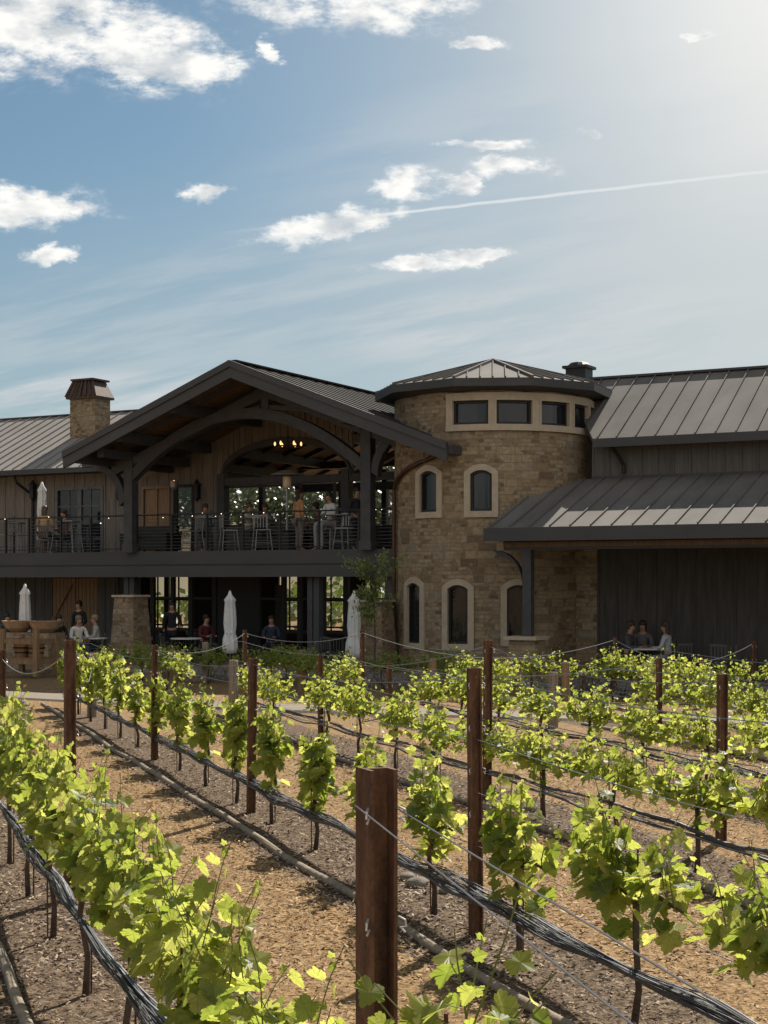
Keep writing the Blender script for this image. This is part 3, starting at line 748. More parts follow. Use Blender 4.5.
# ---- tower
VT = 1.4; UT = U(493, VT); RT_ = .0657*DV(493, VT)
def tower():
    Dt = DV(493, VT); camdir = (BW(UT, VT)).normalized()      # toward centre
    # local angle whose ray faces the camera
    cl = Vector((-(camdir.x*CA - camdir.y*SA), -(camdir.x*SA + camdir.y*CA)))   # building frame components
    base = math.atan2(cl.y, cl.x)
    def ang(x):                    # angle at which the wall is seen at x
        k = (x-384)/F; kc = math.atan((493-384)/F); d = math.atan(k)-kc
        s_ = (BW(UT, VT).length/RT_)*math.sin(d); s_ = max(-.999, min(.999, s_)); return base + math.asin(s_) + d
    def zat(x, y):
        a = ang(x); p = BW(UT+RT_*math.cos(a), VT+RT_*math.sin(a)); return CAMZ+(HZ-y)*p.y/F
    zt = zat(493, 389)+.25
    wins = []     # (a0,a1,z0,z1,kind)
    zu0, zu1 = zat(500, 424), zat(500, 400)
    ups = [(458, 489), (496, 527), (535, 561), (566, 581)]
    for a, b in ups: wins.append((ang(a), ang(b), zu0, zu1, 'up'))
    # two more on the hidden right flank keep the band going round
    aw = (ang(527)-ang(496)); last = ang(581)
    for i in range(2): wins.append((last+.06+i*(aw+.06), last+.06+i*(aw+.06)+aw, zu0, zu1, 'up'))
    wins += [(ang(427), ang(443), zat(435, 512), zat(435, 471), 'arch'), (ang(473), ang(492), zat(483, 511), zat(483, 470), 'arch')]
    wins += [(ang(414), ang(427), zat(420, 643), zat(420, 583), 'arch'), (ang(453), ang(471), zat(462, 644), zat(462, 585), 'arch'), (ang(505), ang(524), zat(514, 640), zat(514, 585), 'arch')]
    # wall grid
    n = 96; th = sorted([2*math.pi*i/n - math.pi for i in range(n)] + [((w[i]+math.pi) % (2*math.pi))-math.pi for w in wins for i in (0, 1)])
    th2 = [th[0]]
    for t in th[1:]:
        if t-th2[-1] > 1e-4: th2.append(t)
    zs = sorted(set([0.0, zt] + [round(c, 4) for w in wins for c in w[2:4]]))
    mb = MB(); P = lambda a, z, r=0: (UT+(RT_+r)*math.cos(a), VT+(RT_+r)*math.sin(a), z)
    m_ = len(th2)
    for i in range(m_):
        a, b = th2[i], th2[(i+1) % m_]
        mid = a + ((b-a) % (2*math.pi))/2
        for z0, z1 in zip(zs, zs[1:]):
            zm = (z0+z1)/2
            if any(((mid-w[0]) % (2*math.pi)) < (w[1]-w[0]) and w[2] < zm < w[3] for w in wins): continue
            mb.add([P(a, z0), P(b, z0), P(b, z1), P(a, z1)], [(0, 1, 2, 3)])
    def tuv(co, nn):
        a = math.atan2(co.y-VT, co.x-UT)
        if a > 2.9: a -= 2*math.pi
        return ((a+math.pi)*RT_, co.z)
    def fixuv(o):
        L = o.data.uv_layers[0]
        for p in o.data.polygons:
            us = [L.data[li].uv[0] for li in p.loop_indices]
            if max(us)-min(us) > 5:
                for li in p.loop_indices:
                    if L.data[li].uv[0] > 5: L.data[li].uv[0] -= 2*math.pi*RT_
    tw = mb.build('tower_wall', M_stone, BLD, uv=tuv, smooth=True); tw['label'] = 'round tan stone tower wall'; fixuv(tw)
    # interior core so windows look into a dark room
    c = MB()
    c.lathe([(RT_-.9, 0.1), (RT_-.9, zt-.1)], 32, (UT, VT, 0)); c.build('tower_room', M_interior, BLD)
    # window frames
    def curved(mb, poly_o, poly_i, r0, r1):
        k = len(poly_o)
        vs = [P(a, z, r1) for a, z in poly_o]+[P(a, z, r1) for a, z in poly_i]+[P(a, z, r0) for a, z in poly_o]+[P(a, z, r0) for a, z in poly_i]
        fs = []
        for i in range(k):
            j = (i+1) % k
            fs += [(i, j, k+j, k+i), (2*k+i, 2*k+j, j, i), (k+i, k+j, 3*k+j, 3*k+i)]
        mb.add(vs, fs)
    def outline(w, pad, rise, n=8):
        a0, a1, z0, z1 = w[0]-pad/RT_, w[1]+pad/RT_, w[2]-pad, w[3]+pad
        pts = []
        for i in range(5): pts.append((a0+(a1-a0)*i/4, z0))
        for i in range(n+1):
            t = i/n; a = a1+(a0-a1)*t; pts.append((a, z1-rise+rise*(1-(2*t-1)**2)))
        return pts
    for w in wins:
        arch = w[4] == 'arch'; rise = .1 if arch else .0
        if arch:
            mb = MB(); curved(mb, outline(w, .155, .2), outline((w[0], w[1], w[2], w[3]-.0, 0), .0, rise), -.06, .045)
            W = mb.build('window', M_cast, BLD)
        else:
            mb = MB(); curved(mb, outline(w, .05, 0), outline(w, -.0, 0), -.06, .075)
            W = mb.build('window', M_cast, BLD)
        mb = MB(); ww = (w[0], w[1], w[2], w[3]); curved(mb, outline(ww, .0, rise), outline(ww, -.06, rise*.7), -.16, -.03)
        am = (w[0]+w[1])/2
        mb.build('sash', M_dark, W)
        g = MB(); k = 6
        for i in range(k):
            a, b = w[0]+(w[1]-w[0])*i/k, w[0]+(w[1]-w[0])*(i+1)/k
            g.add([P(a, w[2], -.1), P(b, w[2], -.1), P(b, w[3], -.1), P(a, w[3], -.1)], [(0,1,2,3)])
        g.build('pane', M_glassD, W)
    # cream band round the clerestory
    mb = MB(); a0, a1 = ang(452), last+2*(aw+.06)+.05
    def band(z0, z1, r1, aa=a0, ab=a1, kk=40):
        for i in range(kk):
            a, b = aa+(ab-aa)*i/kk, aa+(ab-aa)*(i+1)/kk
            vs = [P(a, z0, -.02), P(b, z0, -.02), P(b, z1, -.02), P(a, z1, -.02), P(a, z0, r1), P(b, z0, r1), P(b, z1, r1), P(a, z1, r1)]
            fs = [(4,5,6,7), (0,4,7,3) if i == 0 else (3,7,6,2), (1,2,6,5), (0,1,5,4), (3,7,6,2)]
            mb.add(vs, [(4,5,6,7), (0,1,5,4), (3,7,6,2)] + ([(0,4,7,3)] if i == 0 else []) + ([(1,2,6,5)] if i == kk-1 else []))
    band(zu1+.05, zu1+.19, .06); band(zu0-.16, zu0-.05, .08)
    ws = [w for w in wins if w[4] == 'up']
    edges = [a0] + [e for w in ws for e in (w[0]-.05/RT_, w[1]+.05/RT_)] + [a1]
    for i in range(0, len(edges), 2):
        if edges[i+1]-edges[i] > .003: band(zu0-.05, zu1+.05, .055, edges[i], edges[i+1], 3)
    mb.build('stone_surround', M_cast, BLD)
    # roof: octagon with hips, seams, soffit and fascia
    RE = RT_*1.2; zE = Z(487, 391, VT)-.03; zE = CAMZ+(HZ-388)*(DV(493, VT)-1)/F; zpk = CAMZ+(HZ-361)*DV(493, VT)/F
    ns = 10; off = base+math.pi/ns
    mb = MB(); cn = [(UT+RE*math.cos(off+2*math.pi*i/ns), VT+RE*math.sin(off+2*math.pi*i/ns)) for i in range(ns)]
    for i in range(ns):
        p, q = cn[i], cn[(i+1) % ns]
        mb.add([(p[0], p[1], zE), (q[0], q[1], zE), (UT, VT, zpk)], [(0, 1, 2)])
        mb.beam((p[0], p[1], zE+.03), (UT, VT, zpk+.04), .07, .06)
        for t in (.17, .34, .5, .66, .83):
            e = Vector((p[0]+(q[0]-p[0])*t, p[1]+(q[1]-p[1])*t, zE+.02)); f = 1-abs(2*t-1); tgt = Vector((UT, VT, zpk+.02))
            mid = (Vector((p[0], p[1], zE))+Vector((q[0], q[1], zE)))/2; d = Vector((UT-mid.x, VT-mid.y, zpk-zE))
            mb.beam(e, e+d*f*.97, .025, .045)
    mb.lathe([(.16, -.05), (.12, .03), (.03, .07)], 10, (UT, VT, zpk))
    r = mb.build('roof', M_roof, BLD); r['label'] = 'low faceted metal roof of the round tower'
    mb = MB()
    for i in range(ns):
        p, q = Vector(cn[i]), Vector(cn[(i+1) % ns]); c0 = Vector((UT, VT)); pi_, qi = c0+(p-c0)*.97, c0+(q-c0)*.97; pp, qq = c0+(p-c0)*.8, c0+(q-c0)*.8
        h = .2
        mb.add([(*p, zE-.003), (*q, zE-.003), (*q, zE-h), (*p, zE-h), (*pi_, zE-h), (*qi, zE-h), (*pp, zE-h-.12), (*qq, zE-h-.12)], [(0,3,2,1), (3,4,5,2), (4,6,7,5)])
    mb.build('soffit', M_fascia, BLD)
    # downpipe from the gable gutter round to the tower's left flank
    mb = MB(); a_ = ang(402); pts = []
    s0 = ang(452); z0 = Z(452, 442, VG); pts.append((U(450, VG), VG, z0-.05)); pts.append(P(ang(449), zat(449, 452), .1)); 
    for x, y in ((440, 458), (428, 463), (415, 470), (405, 479), (401, 490)): pts.append(P(ang(x), zat(x, y), .09))
    pts.append(P(ang(401), .1, .09)); mb.tube(pts, .055, 8); mb.build('downpipe', M_copper, BLD)
    # hopper and stub pipe on the right side
    mb = MB(); ar = ang(588); mb.tube([P(ar+.1, zE-.35, .35), P(ar+.12, zE-.6, .2), P(ar+.12, zE-.9, .12)], .045, 8); mb.build('downpipe', M_dark, BLD)
    # flue
    v = 5.5; ua, ub = U(563, v), U(588, v)
    mb = MB(); mb.box(ua+.08, ub-.08, v, v+.6, 7.4, Z(575, 368, v)); mb.box(ua, ub, v-.08, v+.68, Z(575, 368, v), Z(575, 366, v)+.02); mb.lathe([((ub-ua)/2-.02, 0), (.26, .1), (.1, .14)], 14, ((ua+ub)/2, v+.3, Z(575, 366, v)+.02)); mb.build('roof_flue', M_dark, BLD)
tower()

# ---- right wing
VE2, VW2 = -2.8, .84
ULW = U(593, VW2); URW = U(1010, VW2)
def right_wing():
    zl = 2.4+(HZ-529.5)*DV(640, VE2)/F; ztop = Z(650, 481, VW2)
    ua = U(486, VE2)
    # lower roof
    pt = .30
    slope_roof(ua, URW, VE2, VW2, zl, ztop, .5, label='lower standing seam roof of the right wing porch')
    mb = MB(); mb.box(ua-.02, URW, VE2-.1, VE2-.003, zl-.22, zl+.09); mb.box(ua-.02, ua+.03, VE2-.05, 0, zl-.2, zl+.0)
    mb.build('gutter', M_fascia, BLD)
    mb = MB()
    mb.box(ua+.3, URW, VE2+.35, VE2+.6, zl-.42, zl-.12)
    for x in (528, 905):
        c = U(x, VE2+.45)
        mb.box(c-.11, c+.11, VE2+.36, VE2+.58, 1.1, zl-.42)
        A_ = []; B_ = []
        for i in range(8):
            q = i/7*math.pi/2; A_.append((c-.13-.75+.75*math.cos(q)-.0, zl-.42-.75+.75*math.sin(q))); B_.append((c-.13-.55+.55*math.cos(q)+.0, zl-.42-.75+.57*math.sin(q)))
        mb.strip(B_, [(2*(c-.13)-a[0]-.0, a[1]) if False else a for a in A_], VE2+.38, VE2+.56)
    for i in range(20):
        c = ua+.6+i*1.1; mb.beam((c, VE2+.1, zl-.08), (c, VW2, ztop-.12), .09, .12)
    mb.build('porch_frame', M_beam, BLD)
    mb = MB(); mb.add([(ua+.05, VE2+.02, zl-.01), (URW, VE2+.02, zl-.01), (URW, VW2, ztop-.01), (ua+.05, VW2, ztop-.01)], [(0, 3, 2, 1)]); mb.box(ua+.3, URW, VE2+.62, VE2+.66, zl-.3, zl-.16)
    mb.box(ua+.3, URW, VE2+.31, VE2+.345, zl-.36, zl-.24)
    mb.build('soffit', M_plank, BLD)
    # clerestory wall
    ze = Z(650, 440.5, .35); zr = Z(690, 377, 3.5)
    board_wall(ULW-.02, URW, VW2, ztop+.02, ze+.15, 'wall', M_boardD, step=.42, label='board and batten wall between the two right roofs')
    mb = MB(); mb.box(ULW-.02, URW, VW2-.03, VW2+.02, ztop+.06, ztop+.16); mb.build('flashing', M_fascia, BLD)
    slope_roof(U(593, .35), URW, .35, 3.5, ze, zr, .5, ua_top=U(565, 3.5), label='upper standing seam roof of the right wing')
    slope_roof(ULW-1.2, URW, 6.6, 3.497, ze, zr, .5, label='rear slope of the right wing roof')
    mb = MB(); mb.box(U(593.5, .3), URW, .25, .347, ze-.12, ze+.1); mb.box(U(565, 3.5), URW, 3.4, 3.6, zr+.10, zr+.16); mb.box(U(596, .4), URW, .36, VW2, ze-.06, ze-.02); mb.build('gutter', M_fascia, BLD)
    mb = MB(); c = ULW+.75; mb.tube([(c-.1, .4, ze-.1), (c, .6, ze-.3), (c+.1, VW2-.09, ze-.55), (c+.1, VW2-.09, ztop+.2)], .05, 8); mb.build('downpipe', M_dark, BLD)
    # porch back wall: stone next to the tower, boards beyond
    us = U(597, VW2)
    mb = MB(); mb.box(UT+1.2, us, VW2-.004, VW2+.3, 0, ztop-.1); w = mb.build('wall', M_stone, BLD, uv=True); w['label'] = 'tan stone wall beside the tower under the porch'
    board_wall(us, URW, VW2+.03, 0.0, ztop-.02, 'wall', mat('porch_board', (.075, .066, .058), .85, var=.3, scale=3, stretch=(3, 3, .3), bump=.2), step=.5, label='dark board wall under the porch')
    # far end and back of the right wing
    mb = MB(); mb.box(URW-.1, URW, VW2+.2, 6.2, 0, ze); mb.prism([(0, 0), (.1, 0), (.1, .1)], 0, .1); mb.box(ULW, URW, 6.1, 6.2, 0, ze); mb.build('wall', M_boardD, BLD)
    # stone pedestal
    c = U(528, VE2+.45); 
    for cc in (c, U(905, VE2+.45)):
        mb = MB(); mb.add([(cc-.42, VE2-.03, 0), (cc+.40, VE2-.03, 0), (cc+.40, VE2+.80, 0), (cc-.42, VE2+.80, 0), (cc-.33, VE2+.1, 1.04), (cc+.31, VE2+.1, 1.04), (cc+.31, VE2+.72, 1.04), (cc-.33, VE2+.72, 1.04)],
               [(0,3,2,1),(4,5,6,7),(0,1,5,4),(1,2,6,5),(2,3,7,6),(3,0,4,7)])
        p = mb.build('pedestal', M_stoneS, BLD, uv=True)
        mb = MB(); mb.box(cc-.42, cc+.40, VE2-.03, VE2+.82, 1.04, 1.12); mb.build('pedestal_cap', M_cast, p)
right_wing()

# ---- ground floor under the deck
def ground_floor():
    v = 3.2; zt = ZDB+.1
    ua, ub = WL0, U(120, v)
    cd0, cd1 = U(52, v), U(97, v)
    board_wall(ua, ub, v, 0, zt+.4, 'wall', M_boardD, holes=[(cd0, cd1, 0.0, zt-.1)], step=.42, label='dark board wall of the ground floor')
    mb = MB(); n = 12
    for i in range(n):
        a = cd0+(cd1-cd0)*i/n; mb.box(a+.008, a+(cd1-cd0)/n-.008, v+.03, v+.07, .1, zt-.12)
    mb.beam((cd0+.1, v+.02, 1.2), ((cd0+cd1)/2-.1, v+.02, 2.3), .03, .12, up=(0,1,0)); mb.box((cd0+cd1)/2-.04, (cd0+cd1)/2+.04, v, v+.08, .1, zt-.12); mb.box(cd0, cd1, v+.0, v+.03, 1.1, 1.24)
    d = mb.build('door', M_cedar, BLD); d['label'] = 'tan plank barn doors on the ground floor'
    # glazed front: mullions, with real gaps
    mb = MB()
    for x in (122, 139, 152, 172, 190, 214, 255, 283, 299, 320, 346, 372, 396):
        c = U(x, v); w = .07 if x not in (255, 320, 122) else .16; mb.box(c-w, c+w, v, v+.12, 0, zt)
    for z in (.9, zt-.75): mb.box(U(120, v), U(400, v), v+.02, v+.1, z-.04, z+.04)
    mb.box(U(120, v), U(402, v), v-.01, v+.13, zt-.08, zt+.4)
    for x in (255, 345): c = U(x, v); 
    f = mb.build('glazed_front', M_dark, BLD)
    mb = MB(); mb.box(U(215, v)+.07, U(255, v)-.16, v+.03, v+.09, .1, zt-.08); mb.build('door', M_dark, BLD)
    # interior box, rear wall with windows
    vr = 9.0
    holes = [(U(x0, vr), U(x1, vr), .75, zt-.05) for x0, x1 in ((150, 164), (168, 188), (212, 226), (278, 300), (318, 343), (365, 385))]
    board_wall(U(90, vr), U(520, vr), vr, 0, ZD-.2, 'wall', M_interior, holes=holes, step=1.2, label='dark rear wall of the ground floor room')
    for h in holes: 
        mb = MB()
        for z in (h[2]+(h[3]-h[2])*.55, h[2]+.1): mb.box(h[0], h[1], vr+.02, vr+.08, z-.03, z+.03)
        mb.box((h[0]+h[1])/2-.02, (h[0]+h[1])/2+.02, vr+.022, vr+.078, h[2], h[3]); 
        w = mb.build('window', M_dark, BLD)
        g = MB(); g.box(h[0], h[1], vr+.045, vr+.052, h[2], h[3]); g.build('pane', glass_mat('clear_glass', (.02, .02, .02), .88) if 'clear_glass' not in MATS else MATS['clear_glass'], w)
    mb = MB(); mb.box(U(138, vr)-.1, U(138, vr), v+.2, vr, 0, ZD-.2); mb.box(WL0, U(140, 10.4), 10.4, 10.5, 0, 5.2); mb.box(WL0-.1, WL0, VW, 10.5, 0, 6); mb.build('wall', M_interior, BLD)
    # posts under the deck
    for x in (315, 131):
        c = U(x, .3); mb = MB(); mb.box(c-.19, c-.03, .2, .42, 0, ZDB+.3); mb.box(c+.03, c+.19, .2, .42, 0, ZDB+.3); mb.box(c-.03, c+.03, .24, .38, 0, ZDB+.3); mb.build('deck_support', M_beam, BLD)
    c = U(397, .1); mb = MB(); mb.box(c-.35, c+.15, .1, .5, 0, ZD-.22); mb.build('deck_support', M_beam, BLD)
    # low room floor is the patio slab; a dark bar block inside
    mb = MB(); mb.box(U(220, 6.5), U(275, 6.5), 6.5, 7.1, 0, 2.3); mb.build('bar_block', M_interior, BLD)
ground_floor()

def freestanding_pillar(x, v, w, ztop, label):
    c = U(x, v); t = thing('stone_pillar', label, 'pillar', BW(c, v, .06), -A, 'battered stone pillars on the patio')
    h = ztop-.06; a, b = w*.62, w*.46
    mb = MB(); mb.add([(-a, -a, 0), (a, -a, 0), (a, a, 0), (-a, a, 0), (-b, -b, h), (b, -b, h), (b, b, h), (-b, b, h)], [(0,3,2,1),(4,5,6,7),(0,1,5,4),(1,2,6,5),(2,3,7,6),(3,0,4,7)])
    mb.build('shaft', M_stoneS, t, uv=True); mb = MB(); mb.box(-b-.06, b+.06, -b-.06, b+.06, h, h+.06); mb.build('cap', M_cast, t)
    return t
freestanding_pillar(131, -.9, .72, Z(133, 597, -.9), 'stone pillar with a pale cap beside the wooden planter racks')
freestanding_pillar(376, -.9, .70, Z(375, 602, -.9), 'stone pillar with a pale cap behind the small green tree near the tower')

# ------------------------------------------------------------------ chandelier, heaters, umbrellas, furniture
def chandelier(x, y, v, label):
    u = U(x, v); z = Z(x, y, v); t = thing('chandelier', label, 'chandelier', BW(u, v, z), 0)
    mb = MB(); mb.tube([(0, 0, .1), (0, 0, roof_z(u)-z-.1)], .012, 6)
    ring = [(.38*math.cos(q*math.pi/8), .38*math.sin(q*math.pi/8), -.02) for q in range(17)]; mb.tube(ring, .022, 6)
    for q in range(4): a = q*math.pi/2; mb.tube([(0, 0, .3), (.38*math.cos(a), .38*math.sin(a), 0)], .01, 5)
    mb.build('frame', M_dark, t)
    for q in range(6):
        a = q*math.pi/3; b = MB(); b.lathe([(.01, 0), (.028, .03), (.03, .07), (.01, .12)], 8, (.38*math.cos(a), .38*math.sin(a), .0)); b.build('bulb', M_bulb, t)
chandelier(288, 446, 1.8, 'ring chandelier with lit amber bulbs under the gable')

def closed_umbrella(loc, h, label, w=1.0, base=0):
    t = thing('closed_umbrella', label, 'umbrella', loc, 0, 'closed white umbrellas')
    mb = MB(); mb.tube([(0, 0, 0), (0, 0, h+.03)], .022, 8); mb.lathe([(.22, 0), (.22, .05), (.05, .09)], 14); mb.build('pole', M_wood, t)
    r = random.Random(int(h*100)+int(abs(loc[0])*10)); ph = r.random()*6
    mb = MB(); prof = [(.15*w, .42), (.19*w, .55), (.175*w, .8), (.13*w, h*.46), (.155*w, h*.58), (.14*w, h*.72), (.12*w, h*.86), (.145*w, h*.885), (.06, h*.95), (.025, h)]
    mb.lathe(prof, 32, wob=lambda a, j: 1+.22*math.sin(8*a+ph+.15*j)*(1 if j < 8 else .2)); mb.build('canopy', M_white, t, smooth=True)
    s = MB(); s.lathe([(.14*w, h*.45), (.15*w, h*.46), (.15*w, h*.475), (.14*w, h*.485)], 20); s.build('strap', M_white, t)
    return t
def bz(x, y, v): return BW(U(x, v), v, Z(x, y, v))
closed_umbrella(BW(U(25, -2.2), -2.2, .06), Z(25, 584, -2.2)-.06, 'closed white umbrella at the far left of the lower patio', .95)
closed_umbrella(BW(U(230, -1.6), -1.6, .06), Z(230, 591, -1.6)-.06, 'closed white umbrella in front of the dark ground floor doors', 1.0)
closed_umbrella(BW(U(354, -1.9), -1.9, .06), Z(354, 591, -1.9)-.06, 'closed white umbrella leaning close to the stone pillar near the tower', 1.0)
closed_umbrella(BW(U(42, .8), .8, ZD), Z(42, 482, .8)-ZD, 'closed white umbrella up on the deck by the left railing', .85)

def heater(loc, label, h=2.25):
    t = thing('patio_heater', label, 'patio heater', loc)
    mb = MB(); mb.lathe([(.24, 0), (.24, .55), (.2, .6), (.04, .62)], 14); mb.build('base', M_dark, t)
    mb = MB(); mb.tube([(0, 0, .6), (0, 0, h-.35)], .035, 8); mb.build('pole', M_alu, t)
    mb = MB(); mb.lathe([(.09, h-.42), (.12, h-.36), (.12, h-.12), (.07, h-.08)], 12); mb.build('burner', mat('burner_glow', (.6, .45, .3), .5), t)
    mb = MB(); mb.lathe([(.45, h-.06), (.46, h-.04), (.2, h+.06), (.04, h+.09)], 20); mb.build('reflector', M_alu, t)
heater(BW(U(287, 1.2), 1.2, ZD), 'tall patio heater with a round reflector on the deck beneath the chandelier', Z(287, 473, 1.2)-ZD)
def torch(x, y, v, label):
    t = thing('torch_heater', label, 'patio heater', BW(U(x, v), v, ZD)); h = Z(x, y, v)-ZD
    mb = MB(); mb.tube([(0, 0, .08), (0, 0, h-.25)], .03, 8); mb.lathe([(.2, 0), (.2, .05), (.04, .09)], 12); mb.build('pole', M_dark, t)
    mb = MB(); mb.lathe([(.05, h-.28), (.11, h-.2), (.13, h), (.11, h)], 10); mb.build('burner', M_alu, t)
    mb = MB(); mb.lathe([(.03, h-.12), (.06, h-.08), (.02, h+.02)], 8); mb.build('flame', M_bulb, t)
torch(174, 481, 2.2, 'lit slim torch lamp beside the dark deck doorway')

def proto_chair(high=False):
    t = thing('patio_chair', 'metal chair', 'chair'); sh = .64 if high else .45; bh = .42
    mb = MB(); mb.box(-.21, .21, -.21, .21, sh-.03, sh); mb.build('seat', (M_alu if high else M_chair), t)
    mb = MB()
    for i in range(5): x = -.17+.085*i; mb.box(x-.015, x+.015, .2, .215, sh+.06, sh+bh-.04)
    mb.box(-.22, .22, .195, .225, sh+bh-.05, sh+bh); mb.tube([(-.2, .21, sh), (-.21, .24, sh+bh)], .014, 6); mb.tube([(.2, .21, sh), (.21, .24, sh+bh)], .014, 6); mb.build('backrest', (M_alu if high else M_chair), t)
    for sx in (-1, 1):
        for sy in (-1, 1):
            mb = MB(); mb.tube([(sx*.19, sy*.19, sh-.02), (sx*.25, sy*.25, 0)], .014, 6); mb.build('leg', (M_alu if high else M_chair), t)
    mb = MB(); 
    for sx in (-1, 1): mb.tube([(sx*.22, -.22, sh*.45), (sx*.22, .22, sh*.45)], .01, 5)
    mb.tube([(-.22, -.22, sh*.4), (.22, -.22, sh*.4)], .01, 5); mb.build('stretcher', (M_alu if high else M_chair), t)
    return t
def proto_table(h=.74, r=.4, white=False):
    t = thing('bistro_table', 'round table on pedestal', 'table')
    mb = MB(); mb.lathe([(r-.02, h-.035), (r, h-.025), (r, h), (r-.01, h+.002)], 24); mb.build('tabletop', M_white if white else M_alu, t)
    mb = MB(); mb.tube([(0, 0, .03), (0, 0, h-.03)], .03, 8); mb.lathe([(.24, 0), (.24, .02), (.05, .05)], 16); mb.build('pedestal', M_dark, t)
    return t
def put(proto, used, loc, rz, label, group):
    if not used:
        used.append(1); proto.location = loc; proto.rotation_euler = (0, 0, rz); tag(proto, label, None, group); return proto
    return dup(proto, loc, rz, label, group)
chairP = proto_chair(); hiP = proto_chair(True); hu = []; cu = []
tabP = proto_table(); tabW = proto_table(.74, .45, True); tu = []; twu = []
hiT = proto_table(1.02, .36); htu = []
DECKCH = [(8, .7, -2.3, 'metal bar chair at the left end of the deck behind the railing'), (20, 1.1, .8, 'metal bar chair left of the person in tan on the deck'), (62, .8, -.6, 'metal bar chair just right of the closed umbrella on the deck'), (72, 1.2, 2.6, 'metal bar chair turned away in front of the deck French window'),
          (193, .6, -.9, 'metal bar chair with splayed legs behind the railing, under the torch lamp'), (229, .6, 1.9, 'metal bar chair with splayed legs directly left of the arched opening'), (262, .7, .3, 'metal bar chair behind the railing left of the tall heater'), (345, .7, -.5, 'metal bar chair at the table of the seated woman in white on the deck')]
for x, v, rz, lab in DECKCH: put(hiP, hu, BW(U(x, v), v, ZD), rz, lab, 'metal bar chairs on the deck')
for x, v, lab in [(14, 1.0, 'round high table between the two chairs at the left end of the deck'), (68, 1.0, 'round high table by the deck French window'), (211, .7, 'round high table between the two splayed-leg bar chairs'), (258, 1.5, 'round high table behind the railing near the tall heater'), (338, 1.0, 'round high table between the seated woman and the standing man on the deck')]:
    put(hiT, htu, BW(U(x, v), v, ZD), 0, lab, 'high tables on the deck')
for x, v, lab in [(186, -.2, 'round white table under the deck right of the first stone pillar'), (92, -1.3, 'round white table at which the two people in pale tops sit'), (650, -.2, 'round white table of the group under the right porch')]:
    put(tabW, twu, BW(U(x, v), v, .06), 0, lab, 'round white patio tables')
for x, v, rz, lab in [(170, -.1, 1.4, 'metal chair left of the white table behind the stone pillar'), (203, -.2, -1.5, 'metal chair right of the white table behind the stone pillar'), (340, -1.2, .5, 'metal chair beside the closed umbrella near the tower'), (332, -.4, 2.2, 'metal chair under the deck left of the umbrella near the tower'),
                      (690, -.4, .4, 'metal chair at the left of the empty pair under the right porch'), (715, -.6, -.6, 'metal chair at the right of the empty pair under the right porch'), (745, -.2, 1.4, 'metal chair by the right edge under the porch')]:
    put(chairP, cu, BW(U(x, v), v, .06), rz, lab, 'metal chairs on the lower patio')
def bench(loc, rz, label):
    t = thing('porch_sofa', label, 'sofa', loc, rz)
    mb = MB(); mb.box(-.8, .8, -.35, .35, .12, .42); mb.build('seat', M_dark, t); mb = MB(); mb.box(-.8, .8, .25, .4, .42, .85); mb.build('backrest', M_dark, t)
    for s_ in (-1, 1): mb = MB(); mb.box(s_*.8-.08, s_*.8+.08, -.36, .4, .1, .62); mb.build('armrest', M_dark, t)
bench(BW(U(278, 1.6), 1.6, ZD), .2-A, 'dark wicker sofa on the deck behind the railing near the heater')
bench(BW(U(150, 1.7), 1.7, ZD), -A, 'dark wicker sofa on the deck before the cedar doors')

# tiny glowing beads giving white specks along the deck railing and top posts
def railing_beads():
    t = thing('railing_beads', 'string of tiny pale glowing beads draped along the deck railing', 'string lights', BW(0, 0, 0), -A)
    mb = MB(); bl = MB(); r = random.Random(3); u = U(-20, 0); pts = []
    while u < U(399, 0):
        z = ZRAIL+.02-.05*abs(math.sin(u*2.2)); pts.append((u, -.05, z))
        if r.random() < .2:
            dz = r.choice([0, 0, .1, .22, .38])*r.random(); q = r.uniform(.5, 1.0); bl.lathe([(.004, -.03*q), (.016*q, -.018*q), (.016*q, -.008*q), (.004, 0)], 6, (u, -.06, z-dz))
            if dz > .03: mb.tube([(u, -.06, z), (u, -.06, z-dz)], .003, 3)
        u += .13+.08*r.random()
    mb.tube(pts, .006, 4); mb.build('cord', M_dark, t); bl.build('bulb', M_tiny, t)['kind'] = 'stuff'
railing_beads()

# wooden planter racks at the left
def planter_rack(x, v, label, hw=.5):
    t = thing('planter_rack', label, 'plant stand', BW(U(x, v), v, .06), -A+.1, 'wooden planter racks')
    h = 1.02
    for sx in (-1, 1):
        for sy in (-1, 1):
            mb = MB(); mb.box(sx*hw-.06, sx*hw+.06, sy*.4-.06, sy*.4+.06, 0, h+.15*(sy < 0)); mb.build('post', M_wood, t)
    mb = MB()
    for z in (.36, .86):
        for sy in (-1, 1): mb.box(-hw+.06, hw-.06, sy*.4-.03, sy*.4+.03, z-.06, z+.06)
        for sx in (-1, 1): mb.box(sx*hw-.03, sx*hw+.03, -.34, .34, z-.06, z+.06)
    for i in range(6): y = -.34+.13*i; mb.box(-hw+.06, hw-.06, y, y+.09, .422, .45)
    mb.build('rail', M_wood, t)
    return t
pr = planter_rack(29, -6.3, 'weathered wooden planter rack carrying barrels at the left of the patio')
def barrel(loc, label, w=.3, h=.5):
    t = thing('barrel_planter', label, 'planter', loc, 0, 'wooden barrel planters')
    mb = MB(); mb.lathe([(w*.82, 0), (w*.95, h*.4), (w*1.05, h), (w*.98, h), (w*.95, h-.05)], 20); mb.build('tub', M_barrel, t, smooth=False)
    for z in (.12, h-.12):
        mb = MB(); r_ = w*(.87 if z < .2 else 1.02); mb.lathe([(r_+.0, z-.02), (r_+.015, z-.02), (r_+.015, z+.02), (r_, z+.02)], 20); mb.build('hoop', M_dark, t)
